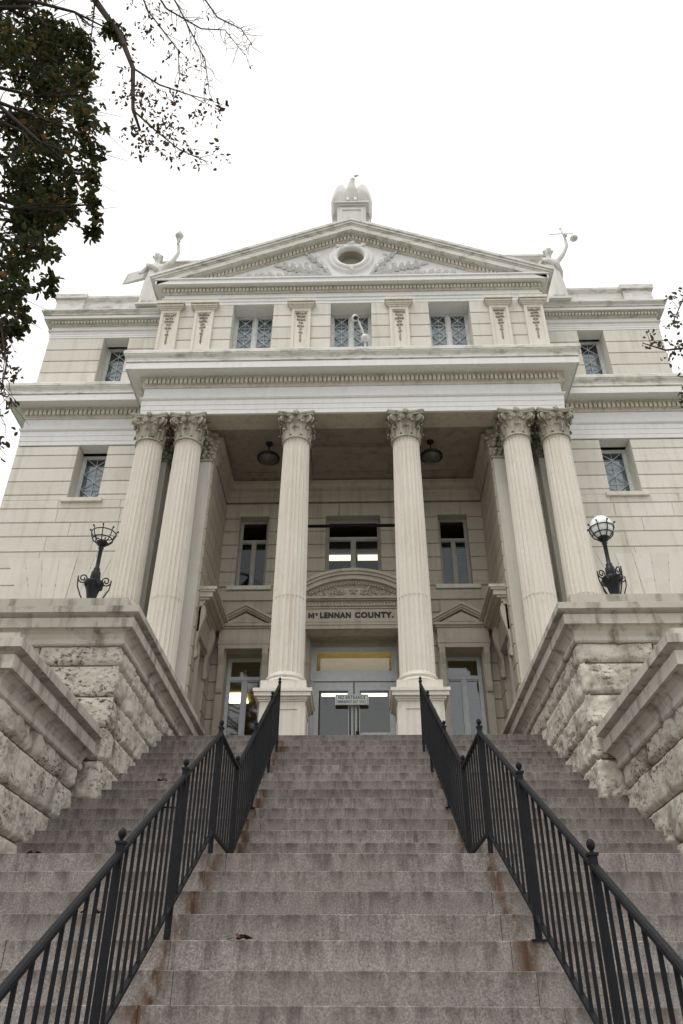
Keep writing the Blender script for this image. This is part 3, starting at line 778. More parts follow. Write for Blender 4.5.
# antae behind the outer pairs
for s in (-1,1):
    for x in (3.06, 3.96):
        m = MB(); x0, x1 = s*x-.27, s*x+.27
        m.box(x0, x1, YW-.27, YW+.02, ZF, 9.63)
        for i in range(0): pass
        o = m.build('anta', LIME, CH)
        c = MB(); h = ZCAP-9.63
        c.box(x0, x1, YW-.27, YW+.02, 9.63, ZCAP-.09); c.box(x0-.09, x1+.09, YW-.36, YW+.02, ZCAP-.088, ZCAP-.003); c.box(x0-.03, x1+.03, YW-.30, YW+.01, 9.60, 9.64)
        rnd = random.Random(int(x*10))
        def bumps(u0, u1, f):
            k = 5
            for row, zz in enumerate((9.72, 9.80, 9.92, 10.02, 10.12)):
                for q in range(k):
                    u = u0+(u1-u0)*(q+.5+(.3 if row % 2 else 0)-.15)/k; p_ = f(u, .02+.012*row); c.ball((p_[0], p_[1], zz), .05*rnd.uniform(.7,1.2), 8, 6)
        bumps(x0, x1, lambda u, d: (u, YW-.27-d))
        xi = x0 if s > 0 else x1
        bumps(YW-.27, YW, lambda u, d: (xi-s*d, u))
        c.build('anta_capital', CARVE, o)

# ---- central door, transom, hood with lettering
YD = 14.66
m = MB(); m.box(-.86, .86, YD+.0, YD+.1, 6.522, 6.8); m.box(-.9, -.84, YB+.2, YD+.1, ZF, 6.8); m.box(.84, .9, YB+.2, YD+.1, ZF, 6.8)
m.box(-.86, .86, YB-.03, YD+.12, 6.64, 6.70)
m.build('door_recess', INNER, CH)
tr = window(-.84, .84, 5.92, 6.52, YD, None, .07, False, FRAMEM, GLASS, mid=False, name='transom_window')
dm = MB(); dm.box(-.84, .84, YD-.03, YD+.06, 5.80, 5.918); dm.box(-.84, -.78, YD-.01, YD+.05, ZF, 5.80); dm.box(.78, .84, YD-.01, YD+.05, ZF, 5.80); dm.build('door_frame', FRAMEM, CH)
for s in (-1, 1):
    a, b = sorted((s*.012, s*.778)); m = MB(); fw = .10
    m.box(a, a+fw, YD+.0, YD+.05, ZF+.02, 5.79); m.box(b-fw, b, YD, YD+.05, ZF+.02, 5.79)
    m.box(a+fw, b-fw, YD, YD+.05, 5.62, 5.79); m.box(a+fw, b-fw, YD, YD+.05, ZF+.02, ZF+.26)
    d = m.build('door', FRAMEM, CH)
    g_ = MB(); g_.add([(a+fw, YD+.03, ZF+.26), (b-fw, YD+.03, ZF+.26), (b-fw, YD+.03, 5.62), (a+fw, YD+.03, 5.62)], [(0,1,2,3)]); g_.build('pane', DOORG, d)
    h_ = MB(); hx = s*.075; h_.tube([(hx, YD-.05, 4.70), (hx, YD-.06, 4.8), (hx, YD-.06, 5.15), (hx, YD-.05, 5.28)], .014, 8); h_.tube([(hx, YD, 4.71), (hx, YD-.055, 4.71)], .01, 6); h_.tube([(hx, YD, 5.27), (hx, YD-.055, 5.27)], .01, 6)
    h_.build('handle', LAMPIRON, d)
    if s > 0:
        k_ = MB(); k_.box(a+.02, a+.085, YD-.02, YD+.0, 4.74, 4.82); k_.build('lock', LAMPIRON, d)
        q_ = MB(); q_.box(a+fw, b-fw, YD+.0, YD+.04, 4.72, 4.80); q_.build('push_bar', FRAMEW, d)
YH = 13.98
m = MB()
m.box(-1.12, 1.12, YH, YB+.02, 6.605, 6.68); m.box(-1.13, 1.13, YH-.014, YB, 6.681, 6.735); m.box(-1.10, 1.10, YH+.005, YB, 6.736, 7.03)
m.box(-1.14, 1.14, YH-.02, YB, 7.031, 7.055); m.box(-1.12, 1.12, YH, YB, 7.056, 7.19); m.box(-1.18, 1.18, YH-.05, YB, 7.191, 7.215); m.box(-1.30, 1.30, YH-.09, YB, 7.216, 7.265)
m.build('door_entablature', INNER, CH)
m = MB()
for i in range(34):
    x = -1.08+2.16*(i+.5)/34; m.box(x-.019, x+.019, YH-.045, YH, 7.07, 7.125); m.ball((x, YH-.012, 7.155), .022, 6, 4)
for i in range(60):
    x = -1.08+2.16*(i+.5)/60; m.ball((x, YH-.014, 6.742), .011, 6, 4)
m.build('door_dentils', INNER, CH)
for s in (-1,1):
    m = MB(); m.box(s*1.00-.10, s*1.00+.10, YB-.05, YB, ZF, 6.3); m.build('door_jamb', INNER, CH)
    m = MB(); pr = [(YB,6.0),(YB-.06,5.97),(YB-.1,6.05),(YB-.1,6.2),(YB-.16,6.35),(YB-.24,6.5),(YB-.25,6.603),(YB,6.603)]
    n_ = len(pr); x0 = s*1.0-.09; m.add([(x0, y, z) for y, z in pr]+[(x0+.18, y, z) for y, z in pr], [tuple(range(n_)), tuple(range(2*n_-1,n_-1,-1))]+[(i, i+n_, (i+1)%n_+n_, (i+1)%n_) for i in range(n_)])
    m.build('console', INNER, CH)
# segmental pediment
def arc(r, cz, hw, n=28, z_end=None):
    a0 = math.asin(hw/r); return [(r*math.sin(-a0+2*a0*i/n), cz+r*math.cos(-a0+2*a0*i/n)) for i in range(n+1)]
CZ = 5.93
def arcband(m, r0, r1, hw0, hw1, yf, yb):
    A = arc(r0, CZ, hw0); B = arc(r1, CZ, hw1); n_ = len(A)
    vs = [(x, yf, z) for x, z in A]+[(x, yf, z) for x, z in B]+[(x, yb, z) for x, z in A]+[(x, yb, z) for x, z in B]
    fs = []
    for i in range(n_-1): fs += [(i, i+1, n_+i+1, n_+i), (n_+i, n_+i+1, 3*n_+i+1, 3*n_+i), (2*n_+i+1, 2*n_+i, 3*n_+i, 3*n_+i+1), (i+1, i, 2*n_+i, 2*n_+i+1)]
    fs += [(0, n_, 3*n_, 2*n_), (n_-1, 3*n_-1, 4*n_-1, 2*n_-1)]
    m.add(vs, fs)
m = MB(); T0 = arc(1.72, CZ, 1.2); m.prism([(x, z) for x, z in T0 if z > 7.27][::-1]+[(-1.06,7.266),(1.06,7.266)], YH+.03, YB); m.build('segmental_tympanum', INNER, CH)
m = MB(); arcband(m, 1.675, 1.72, 1.02, 1.06, YH-.0, YB); arcband(m, 1.721, 1.81, 1.10, 1.20, YH-.08, YB); arcband(m, 1.811, 1.87, 1.2, 1.26, YH-.12, YB); arcband(m, 1.871, 1.93, 1.26, 1.31, YH-.15, YB); m.build('segmental_cornice', INNER, CH)
m = MB()
for i in range(35):
    a = R(-33+66*i/34); m.ball((1.645*math.sin(a), YH-.012, CZ+1.645*math.cos(a)), .024, 6, 5)
    m.ball((1.595*math.sin(a), YH+.01, CZ+1.595*math.cos(a)), .014, 6, 5)
m.build('arch_beading', INNER, CH)
m = MB(); sc = (0, 7.42)
P = []
for i in range(10):
    r = .095 if i % 2 == 0 else .04; a = PI/2+i*PI/5; P.append((sc[0]+r*math.cos(a), sc[1]+r*math.sin(a)))
m.add([(x, YH+.03, z) for x, z in P]+[(x, YH+.0, z) for x, z in P]+[(sc[0], YH-.03, sc[1])], [(i, (i+1)%10, (i+1)%10+10, i+10) for i in range(10)]+[(i+10, (i+1)%10+10, 20) for i in range(10)])
m.build('carved_star', INNER, CH)
m = MB(); rnd = random.Random(11)
for s in (-1, 1):
    for k_, (cx, cz, r0) in enumerate(((.22,7.40,.07),(.37,7.37,.07),(.52,7.355,.06),(.66,7.34,.05),(.78,7.32,.035),(.3,7.47,.04))):
        pts = [(s*(cx+r0*(1-q/24*.8)*math.cos(q/24*3.4*PI)), YH+.012, cz+r0*(1-q/24*.8)*math.sin(q/24*3.4*PI)) for q in range(25)]
        m.tube(pts, .014, 5)
        for q in range(4): m.ball((s*(cx+rnd.uniform(-.09,.09)), YH+.02, cz+rnd.uniform(-.06,.07)), rnd.uniform(.018,.032), 6, 4)
m.build('carved_scrollwork', INNER, CH)
m = MB()
for i in range(5):
    x = -.72+i*.36; m.box(x-.14, x+.14, YH+.06, YB-.08, 6.594, 6.604)
m.build('soffit_panels', INNER, CH)
def text_obj(txt, size, loc, mat, parent, name, extrude=.006, offset=.0, width=None, sx=1):
    c = bpy.data.curves.new(name, 'FONT'); c.body = txt; c.size = size; c.extrude = extrude; c.offset = offset
    c.align_x = 'CENTER'; c.align_y = 'CENTER'; c.space_character = 1.18
    t = bpy.data.objects.new(name, c); COL.objects.link(t); bpy.context.view_layer.update()
    me = bpy.data.meshes.new_from_object(t.evaluated_get(bpy.context.evaluated_depsgraph_get())); bpy.data.objects.remove(t)
    xs = [v.co.x for v in me.vertices]; w = max(xs)-min(xs); k = (width/w) if width else 1
    for v in me.vertices: v.co = Vector(((v.co.x-(max(xs)+min(xs))/2)*k, -v.co.z, v.co.y))
    o = bpy.data.objects.new(name, me); me.materials.append(mat); COL.objects.link(o); o.parent = parent; o.location = loc; return o
m = MB(); mx0, mz0, mw, mh, ms = -.872, 6.83, .115, .112, .03
for P in ([(0,0),(ms,0),(ms,mh),(0,mh)], [(mw-ms,0),(mw,0),(mw,mh),(mw-ms,mh)]):
    m.prism([(mx0+a, mz0+b) for a, b in P], YH-.006, YH+.01)
m.prism([(mx0+ms,mz0+mh),(mx0+mw/2-.012,mz0+.02),(mx0+mw/2+.012,mz0+.02),(mx0+mw-ms,mz0+mh),(mx0+mw/2,mz0+.062)][::-1], YH-.006, YH+.01)
m.build('lettering', LETTER, CH)
text_obj('c', .095, (-.712, YH+.004, 6.92), LETTER, CH, 'lettering', .012, .005, .042)
text_obj('LENNAN', .155, (-.345, YH+.004, 6.885), LETTER, CH, 'lettering', .012, .008, .60)
text_obj('COUNTY.', .155, (.405, YH+.004, 6.885), LETTER, CH, 'lettering', .012, .008, .75)

# ---- side doorways on the back wall with small pediments
for s in (-1,1):
    cx = s*2.11; w = .35; yb = YB+.28
    window(cx-w, cx+w, ZF, 6.26, yb, 5.80, .045, False, FRAMEM, GLASS, name='tall_window')
    m = MB()
    for q in (-1,1): m.box(cx+q*(w+.07)-.07, cx+q*(w+.07)+.07, YB-.06, YB-.0, 4.9 if q*s < 0 and False else ZF, 6.26)
    m.build('window_surround', INNER, CH)
    for q in (-1,1):
        m = MB(); x0 = cx+q*(w+.07)-.055; pr = [(YB-.06,5.45),(YB-.10,5.42),(YB-.12,5.5),(YB-.1,5.65),(YB-.12,5.95),(YB-.2,6.15),(YB-.2,6.26),(YB-.06,6.26)]; n_ = len(pr)
        m.add([(x0, y, z) for y, z in pr]+[(x0+.11, y, z) for y, z in pr], [tuple(range(n_)), tuple(range(2*n_-1,n_-1,-1))]+[(i, i+n_, (i+1)%n_+n_, (i+1)%n_) for i in range(n_)])
        m.build('console', INNER, CH)
    m = MB(); W = w+.14; y = YB-.2
    m.box(cx-W, cx+W, y, YB, 6.262, 6.35); m.box(cx-W-.012, cx+W+.012, y-.012, YB, 6.351, 6.44); m.box(cx-W, cx+W, y, YB, 6.441, 6.67)
    m.box(cx-W-.03, cx+W+.03, y-.03, YB, 6.671, 6.705); m.box(cx-W-.07, cx+W+.07, y-.07, YB, 6.706, 6.76)
    HW = W+.09
    m.prism([(cx-W,6.761),(cx+W,6.761),(cx,7.02)], y+.02, YB)
    for q in (-1,1):
        for t0, t1, yy in ((0,.055,y-.10),(.0551,.10,y-.06),(.1001,.13,y-.02)):
            P = [(cx, 7.19-t0),(cx+q*HW, 6.86-t0),(cx+q*HW, 6.86-t1),(cx, 7.19-t1)]
            m.prism(P if q < 0 else P[::-1], yy, YB)
    m.prism([(cx-.24,6.80),(cx+.24,6.80),(cx,6.94)], y-.01, y+.05)
    m.build('pediment_hood', INNER, CH)
    # upper windows of the portico wall
    sill_y = YB-.07
    window(cx-.31+s*.01, cx+.31+s*.01, 7.70, 9.42, YB+.2, 8.87, .04, False, FRAMEU, DGLASS, sill=.14, blind=(7.85,8.8) if s > 0 else None)
    m = MB(); m.box(*sorted((s*1.35, s*(XS-.02))), YB-.035, YB+.01, 7.38, 7.58); m.build('string_course', INNER, CH)
sill_y = YB-.05
window(-.58, .58, 7.80, 9.42, YB+.2, 8.92, .045, False, FRAMEU, DGLASS, sill=.1)
m = MB(); m.tube([(-.98, 13.86, 8.87), (.90, 13.86, 8.87)], .034, 8); m.tube([(-.98, 13.86, 8.87), (-1.06, 12.9, 8.87), (-1.07, 12.45, 8.87)], .02, 6); m.tube([(.90, 13.86, 8.87), (1.0, 13.2, 8.87), (1.05, 12.45, 8.87)], .02, 6)
m.build('metal_rod', IRON, CH)

# ---- rooms behind the portico windows
def room(x0, x1, y0, y1, z0, z1, mat, panels, name='room_interior'):
    m = MB()
    m.add([(x0,y0,z0),(x1,y0,z0),(x1,y1,z0),(x0,y1,z0),(x0,y0,z1),(x1,y0,z1),(x1,y1,z1),(x0,y1,z1)],
          [(0,1,2,3),(7,6,5,4),(5,6,2,1),(6,7,3,2),(7,4,0,3)])
    o = m.build(name, mat, CH)
    for a, b, c, d in panels:
        p = MB(); p.box(a, b, c, d, z1-.04, z1-.02); p.build('ceiling_light', LIGHTP, o)
room(-.95, .95, YD+.13, 18.5, ZF, 6.60, ROOM, [])
m = MB(); m.box(-.4, .4, 14.79, 14.83, 6.545, 6.56); m.build('ceiling_light', LIGHTB, CH)  # hidden strip, added to make the ceiling behind the transom glow
m = MB(); m.box(-.66, -.14, 15.40, 15.46, 5.80, 5.845); m.build('ceiling_light', LIGHTB, CH)
m = MB(); m.box(.14, .66, 15.40, 15.46, 5.80, 5.845); m.build('ceiling_light', LIGHTB, CH)
room(-4.2, -.97, YB+.43, 20.5, ZF, 6.6, ROOM, [(-2.95,-2.5,17.3,17.9),(-1.9,-1.4,15.2,15.4)])
room(.97, 4.2, YB+.43, 20.5, ZF, 6.6, ROOM, [(3.3,3.8,17.2,17.6),(1.3,1.8,15.2,15.4)])
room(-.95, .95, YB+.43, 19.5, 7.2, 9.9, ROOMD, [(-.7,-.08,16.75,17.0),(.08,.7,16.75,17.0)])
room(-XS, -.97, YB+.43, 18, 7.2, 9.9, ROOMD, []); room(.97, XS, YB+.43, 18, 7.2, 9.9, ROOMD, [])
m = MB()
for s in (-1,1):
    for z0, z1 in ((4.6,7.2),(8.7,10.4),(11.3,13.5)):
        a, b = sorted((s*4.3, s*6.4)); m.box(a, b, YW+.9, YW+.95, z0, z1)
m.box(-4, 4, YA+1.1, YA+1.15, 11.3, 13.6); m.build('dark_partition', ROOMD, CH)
m = MB(); m.box(-XW+.45, XW-.45, 12.9, YR-.45, 10.55, 10.7); m.box(-XW+.45,XW-.45,13.5,YR-.45,13.45,13.55); m.build('floor_slab', ROOMD, CH)

# ------------------------------------------------------------------ things on the building
# sign on the doors
sg = thing('door_sign', 'white no entrance emergency exit only sign on the glass double doors', 'sign', (-.04, YD-.075, 5.41))
sg.scale = (.82, 1, .8)
m = MB(); m.box(-.385, .385, -.008, .008, -.13, .13, 0); m.build('sign_board', SIGNM, sg)
m = MB()
for a, b, c, d in ((-.365,.365,.108,.116),(-.365,.365,-.116,-.108),(-.365,-.357,-.108,.108),(.357,.365,-.108,.108)): m.box(a, b, -.0105, -.008, c, d)
m.build('sign_border', SIGNT, sg)
text_obj('NO ENTRANCE', .115, (0, -.012, .048), SIGNT, sg, 'sign_lettering', .002, .003, .62)
text_obj('EMERGENCY EXIT ONLY', .085, (0, -.012, -.055), SIGNT, sg, 'sign_lettering', .002, .002, .66)

def pendant(x, label):
    t = thing('ceiling_lamp', label, 'ceiling lamp', (x, 12.98, 10.36), 'bowl lamps under the portico ceiling')
    m = MB(); m.lathe([(.02,-.05),(.06,-.04),(.075,-.01),(.075,0)], n=16); m.build('ceiling_rose', LAMPIRON, t)
    m = MB(); m.tube([(0,0,-.03),(0,0,-.30)], .012, 6); m.build('rod', LAMPIRON, t)
    m = MB(); m.lathe([(.02,-.27),(.07,-.29),(.20,-.33),(.235,-.37),(.235,-.40),(.20,-.405)], n=24); m.build('shade_rim', LAMPIRON, t)
    m = MB(); m.lathe([(.005,-.52),(.07,-.51),(.14,-.47),(.19,-.41),(.195,-.395)], n=24); m.build('glass_bowl', plain('dusty_glass_bowl', (.07,.064,.052), .4), t)
    return t
pendant(-1.72, 'dark metal bowl lamp hanging between the left column pair and the next column')
pendant(1.62, 'dark metal bowl lamp hanging between the right column pair and the next column')

# lamp posts
def lamp(x, label, globe):
    t = thing('lamp_post', label, 'lamp post', (x, 8.66, 4.395), 'iron lamp posts on the cheek walls')
    t.scale = (.84,.84,.965)
    m = MB(); m.lathe([(.075,0),(.078,.03),(.058,.05),(.06,.10),(.075,.16),(.095,.24),(.135,.31),(.145,.335),(.145,.36),(.10,.375),(.06,.40)], n=16)
    for i in range(4):
        a = i*PI/2+PI/4; m.ball((.11*math.cos(a), .11*math.sin(a), .31), .04, 8, 6)
    m.build('base', LAMPIRON, t)
    m = MB(); m.lathe([(.06,.38),(.075,.42),(.07,.50),(.045,.54),(.05,.56),(.032,.58),(.030,.66),(.032,.86),(.045,.875),(.03,.89),(.035,.91)], n=12); m.build('stem', LAMPIRON, t)
    for i in range(4):
        m = MB(); a = i*PI/2+.35; pts = []
        for q in range(26):
            th = q/25*3.3*PI; rr = .075*(1-q/25*.78); pts.append((.165+rr*math.cos(PI-th-PI*.9), 0, .40+rr*math.sin(PI-th-PI*.9)))
        pts = pts[::-1]
        tail = [(.235,0,.36),(.225,0,.28),(.17,0,.17),(.10,0,.06),(.07,0,.02)]
        rot = Matrix.Rotation(a, 4, 'Z'); m.tube([rot @ Vector(p) for p in pts+tail], .0095, 6); m.build('scroll', LAMPIRON, t)
    m = MB(); Rb = .185; zc = 1.115
    m.lathe([(.035,.90),(.07,.925),(.09,.955),(.085,.965),(.03,.96)], n=16)
    for i in range(8):
        a = i*PI/4+.2; pts = []
        for q in range(8):
            ph = -PI/2+.25+q/7*(PI/2-.18); pts.append((Rb*math.cos(ph)*math.cos(a), Rb*math.cos(ph)*math.sin(a), zc+Rb*math.sin(ph)))
        pts.append((Rb*1.12*math.cos(a), Rb*1.12*math.sin(a), zc+.03)); m.tube(pts, .008, 5); m.ball(pts[-1], .016, 6, 4)
    for ph in (-.08, -.62):
        r = Rb*math.cos(ph); z = zc+Rb*math.sin(ph); m.tube([(r*math.cos(2*PI*i/24), r*math.sin(2*PI*i/24), z) for i in range(25)], .0085, 5)
    m.build('basket', LAMPIRON, t)
    if globe:
        m = MB(); m.ball((0,0,zc+.005), .172, 24, 16); m.build('globe', GLOBE, t)
    return t
lamp(-3.16, 'black iron lamp post with an empty basket and no globe, scroll brackets', False)
lamp(3.235, 'black iron lamp post holding a white glass globe in its basket', True)

# security camera cluster on the main cornice
t = thing('security_camera', 'white twin-dome security camera on a short pole above the main cornice', 'security camera', (.26, YE-.30, ZC+.0))
m = MB(); m.box(-.07, .07, -.05, .05, 0, .04); m.tube([(.03,0,.03),(.03,0,.28)], .022, 8); m.build('pole', PLASTIC, t)
m = MB(); m.tube([(.03,-.01,.30),(-.02,-.06,.52),(-.10,-.10,.74),(-.14,-.12,.80)], .022, 8); m.build('arm', PLASTIC, t)
m = MB(); m.ball((.03,-.06,.30), .085, 16, 10); m.build('dome', PLASTIC, t)
m = MB(); m.ball((-.17,-.14,.80), .075, 16, 10); m.build('dome', PLASTIC, t)
m = MB(); m.ball((-.155,-.18,.765), .05, 14, 8); m.build('dome_lens', DARKP, t)

# ------------------------------------------------------------------ statues (skinned figures)
def skin(verts, edges, radii, root=0, sub=2):
    me = bpy.data.meshes.new('sk'); me.from_pydata(verts, edges, []); o = bpy.data.objects.new('sk', me); COL.objects.link(o)
    md = o.modifiers.new('s', 'SKIN'); md.branch_smoothing = .3; sv = me.skin_vertices[0].data
    for i, r in enumerate(radii): sv[i].radius = (r, r) if not hasattr(r, '__len__') else r
    sv[root].use_root = True
    o.modifiers.new('u', 'SUBSURF').levels = sub
    bpy.context.view_layer.update()
    nm = bpy.data.meshes.new_from_object(o.evaluated_get(bpy.context.evaluated_depsgraph_get())); bpy.data.objects.remove(o)
    for p in nm.polygons: p.use_smooth = True
    return nm
def mesh_obj(name, me, mat, parent, loc=(0,0,0)):
    o = bpy.data.objects.new(name, me); me.materials.clear(); me.materials.append(mat); COL.objects.link(o); o.parent = parent; o.location = loc; return o
def hand_bits(m, c, up=1, grip=.035):
    """palm with four curled fingers and a thumb closed around a shaft at c"""
    m.ball(c, .045, 10, 8, sx=.9, sy=.6, sz=1.1)
    for i in range(4):
        z = c[2]+(.035-.022*i)
        m.tube([(c[0]+.03, c[1]-.01, z), (c[0]+.045, c[1]-.045, z), (c[0]+.01, c[1]-.065-.002*i, z-.004), (c[0]-.02, c[1]-.055, z-.006)], [.012,.012,.011,.008], 6)
    m.tube([(c[0]-.025, c[1]-.01, c[2]+.01), (c[0]-.045, c[1]-.04, c[2]+.025), (c[0]-.02, c[1]-.06, c[2]+.04)], [.014,.013,.009], 6)
def robed(t, arm, other, lean=0):
    # joints in metres, feet at 0, height about 2.0
    V = [(0,0,1.05),(0,0,1.28),(0,-.01,1.48),(0,0,1.60),(0,-.01,1.68),(0,-.025,1.80),(0,-.02,1.90)]
    E_ = [(0,1),(1,2),(2,3),(3,4),(4,5),(5,6)]; Rr = [(.19,.15),(.16,.13),(.185,.125),(.075,.07),(.062,.062),(.105,.118),(.075,.085)]
    sh = {1: (.19,0,1.50), -1: (-.19,0,1.50)}
    for s, pts in ((arm[0], arm[1]), (-arm[0], other)):
        V.append(sh[s]); Rr.append((.078,.078)); E_.append((2, len(V)-1))
        for k_, p in enumerate(pts):
            V.append(p); E_.append((len(V)-2, len(V)-1)); Rr.append([(.06,.06),(.048,.048),(.034,.034)][min(k_,2)])
    body = skin(V, E_, Rr)
    mesh_obj('figure', body, STATUE, t)
    # draped skirt
    m = MB(); n = 48; vs = []; zs = [0,.1,.35,.65,.95,1.15,1.3]
    for z in zs:
        tt = z/1.3; r = .25-.10*tt+.02*math.sin(tt*3)
        for i in range(n):
            a = 2*PI*i/n; f = 1+.09*(1-tt*.7)*math.sin(a*9+z*2)+.04*math.sin(a*5-z*3)
            vs.append((r*f*math.cos(a)*1.05, r*f*math.sin(a)*.85, z))
    m.add(vs, [(j*n+i, j*n+(i+1)%n, (j+1)*n+(i+1)%n, (j+1)*n+i) for j in range(len(zs)-1) for i in range(n)]+[tuple(range(n-1,-1,-1))], True)
    m.tube([(-.2,-.08,1.5),(-.05,-.16,1.35),(.12,-.16,1.2),(.2,-.06,1.05),(.22,.05,.9)], [.05,.06,.07,.06,.04], 8)
    m.build('robe', STATUE, t)
    m = MB(); m.ball((0,.02,1.86), .125, 16, 10, sx=.92, sy=1.0, sz=.95); m.ball((0,.14,1.82), .07, 10, 8)
    for i in range(14):
        a = PI*i/13; m.ball((.105*math.cos(a), -.03+.02*math.sin(a*3), 1.86+.06*math.sin(a)), .035, 7, 5)
    m.build('hair', STATUE, t)
    m = MB(); m.tube([(0,-.135,1.85),(0,-.155,1.815),(0,-.148,1.80)], [.012,.02,.012], 6)
    for s in (-1,1): m.ball((s*.038,-.125,1.842), .014, 8, 6); m.ball((s*.10,-.02,1.81), .022, 6, 5, sx=.5); m.tube([(s*.015,-.135,1.862),(s*.055,-.125,1.866)], .008, 5)
    m.tube([(-.028,-.135,1.765),(0,-.142,1.768),(.028,-.135,1.765)], .008, 5); m.ball((0,-.12,1.735), .02, 8, 6)
    m.build('face', STATUE, t)
def stand_base(t):
    m = MB(); m.box(-.26, .26, -.22, .22, -.06, 0); m.build('plinth', STATUE, t)
ZST = 14.16
t = thing('statue', 'white robed statue left of the pediment with one arm raised and a wing held out', 'statue', (-4.75, 12.74, ZST+.06), 'rooftop statues')
t.scale = (.98,.98,.98)
robed(t, (1, [(.36,-.02,1.62),(.50,-.03,1.98),(.46,-.04,2.36)]), [(-.30,-.02,1.34),(-.34,-.12,1.14),(-.26,-.2,1.05)])
stand_base(t)
m = MB(); hand_bits(m, (.46,-.04,2.42)); m.build('hand', STATUE, t)
m = MB(); m.tube([(.46,-.10,2.24),(.47,-.10,2.50)], [.02,.028], 8); m.lathe([(.02,2.48),(.09,2.52),(.11,2.58),(.10,2.60),(.06,2.62),(.05,2.70),(.002,2.80)], .47, -.10, 12); m.build('torch', STATUE, t)
m = MB()   # the wing reaching outwards
for i in range(10):
    tt = i/9; L = .74-.10*tt
    p0 = Vector((-.12, .12, 1.30+.26*tt)); d = Vector((-1, .03, -.34+.10*tt)).normalized()
    m.tube([p0+d*L*q for q in (0, .3, .6, .85, 1)], [.035,.04,.036,.03,.012], 6)
m.build('wing', STATUE, t)
t2 = thing('statue', 'white robed statue right of the pediment lifting balance scales in one arm', 'statue', (4.76, 12.72, ZST), 'rooftop statues')
t2.scale = (.96,.96,.96)
robed(t2, (1, [(.36,-.02,1.74),(.50,-.03,2.06),(.50,-.04,2.36)]), [(-.30,-.02,1.32),(-.32,-.14,1.10),(-.30,-.22,.98)])
stand_base(t2)
m = MB(); hand_bits(m, (.50,-.04,2.42)); m.build('hand', STATUE, t2)
m = MB(); m.tube([(.48,-.10,2.28),(.42,-.10,2.62)], [.02,.025], 8); m.ball((.415,-.10,2.65), .035, 8, 6); m.tube([(.10,-.10,2.44),(.46,-.10,2.46),(.70,-.10,2.45)], .012, 6); m.build('balance_beam', STATUE, t2)
m = MB(); m.lathe([(.01,2.20),(.07,2.215),(.10,2.26),(.10,2.28),(.085,2.275)], .70, -.10, 16); m.tube([(.70,-.10,2.45),(.62,-.10,2.28)], .005, 4); m.tube([(.70,-.10,2.45),(.78,-.10,2.28)], .005, 4); m.build('scale_pan', STATUE, t2)

# eagle on its pedestal above the apex
ep = thing('eagle_pedestal', 'small white panelled pedestal on the pediment apex carrying the eagle', 'pedestal', (.02, 12.2, 15.80))
m = MB(); m.box(-.34,.34,-.3,.3,-.05,.95); m.box(-.40,.40,-.36,.36,-.05,.12); m.box(-.38,.38,-.34,.34,.951,1.0); m.box(-.42,.42,-.38,.38,1.001,1.06)
for a, b, c, d in ((-.28,-.22,.2,.86),(.22,.28,.2,.86),(-.22,.22,.80,.86),(-.22,.22,.2,.26)): m.box(a, b, -.318, -.3, c, d)
m.build('block', STATUE, ep)
eg = thing('eagle_statue', 'weathered stone eagle with drooping spread wings on the apex pedestal', 'statue', (.02, 12.0, 16.862), 'rooftop statues')
eg.scale = (1.15,1.15,1.3)
V = [(0,.0,.30),(0,-.03,.48),(.0,-.06,.62),(.02,-.07,.72),(.04,-.10,.78),(0,.04,.14),(0,.18,.03)]
mesh_obj('body', skin(V, [(0,1),(1,2),(2,3),(3,4),(0,5),(5,6)], [(.14,.12),(.13,.11),(.075,.07),(.055,.055),(.058,.062),(.09,.08),(.06,.03)]), STATUE, eg)
m = MB(); m.tube([(.07,-.12,.79),(.13,-.15,.785),(.155,-.16,.755),(.15,-.155,.735)], [.03,.02,.011,.004], 7)
m.ball((.072,-.128,.80), .012, 6, 5); m.build('beak', STATUE, eg)
for s in (-1,1):
    m = MB()
    for i in range(11):
        tt = i/10
        top = Vector((s*(.10+.27*tt), .02+.05*tt, .52+.24*math.sin(tt*PI*.8)-.17*tt**3))
        bot = Vector((s*(.12+.27*tt), .08+.12*tt, -.0-.26*tt**3))
        m.tube([top, top.lerp(bot,.35)+Vector((s*.03,-.03,0)), top.lerp(bot,.75)+Vector((s*.02,0,0)), bot], [.028,.034,.026,.010], 7)
    m.build('wing', STATUE, eg)
    m = MB(); m.tube([(s*.07,-.02,.22),(s*.08,-.06,.10),(s*.08,-.09,.02)], [.05,.035,.025], 7)
    for q in (-1,0,1): m.tube([(s*.08,-.09,.02),(s*.08+q*.03,-.14,.03),(s*.08+q*.04,-.18,.005)], [.016,.014,.005], 6)
    m.build('talon', STATUE, eg)

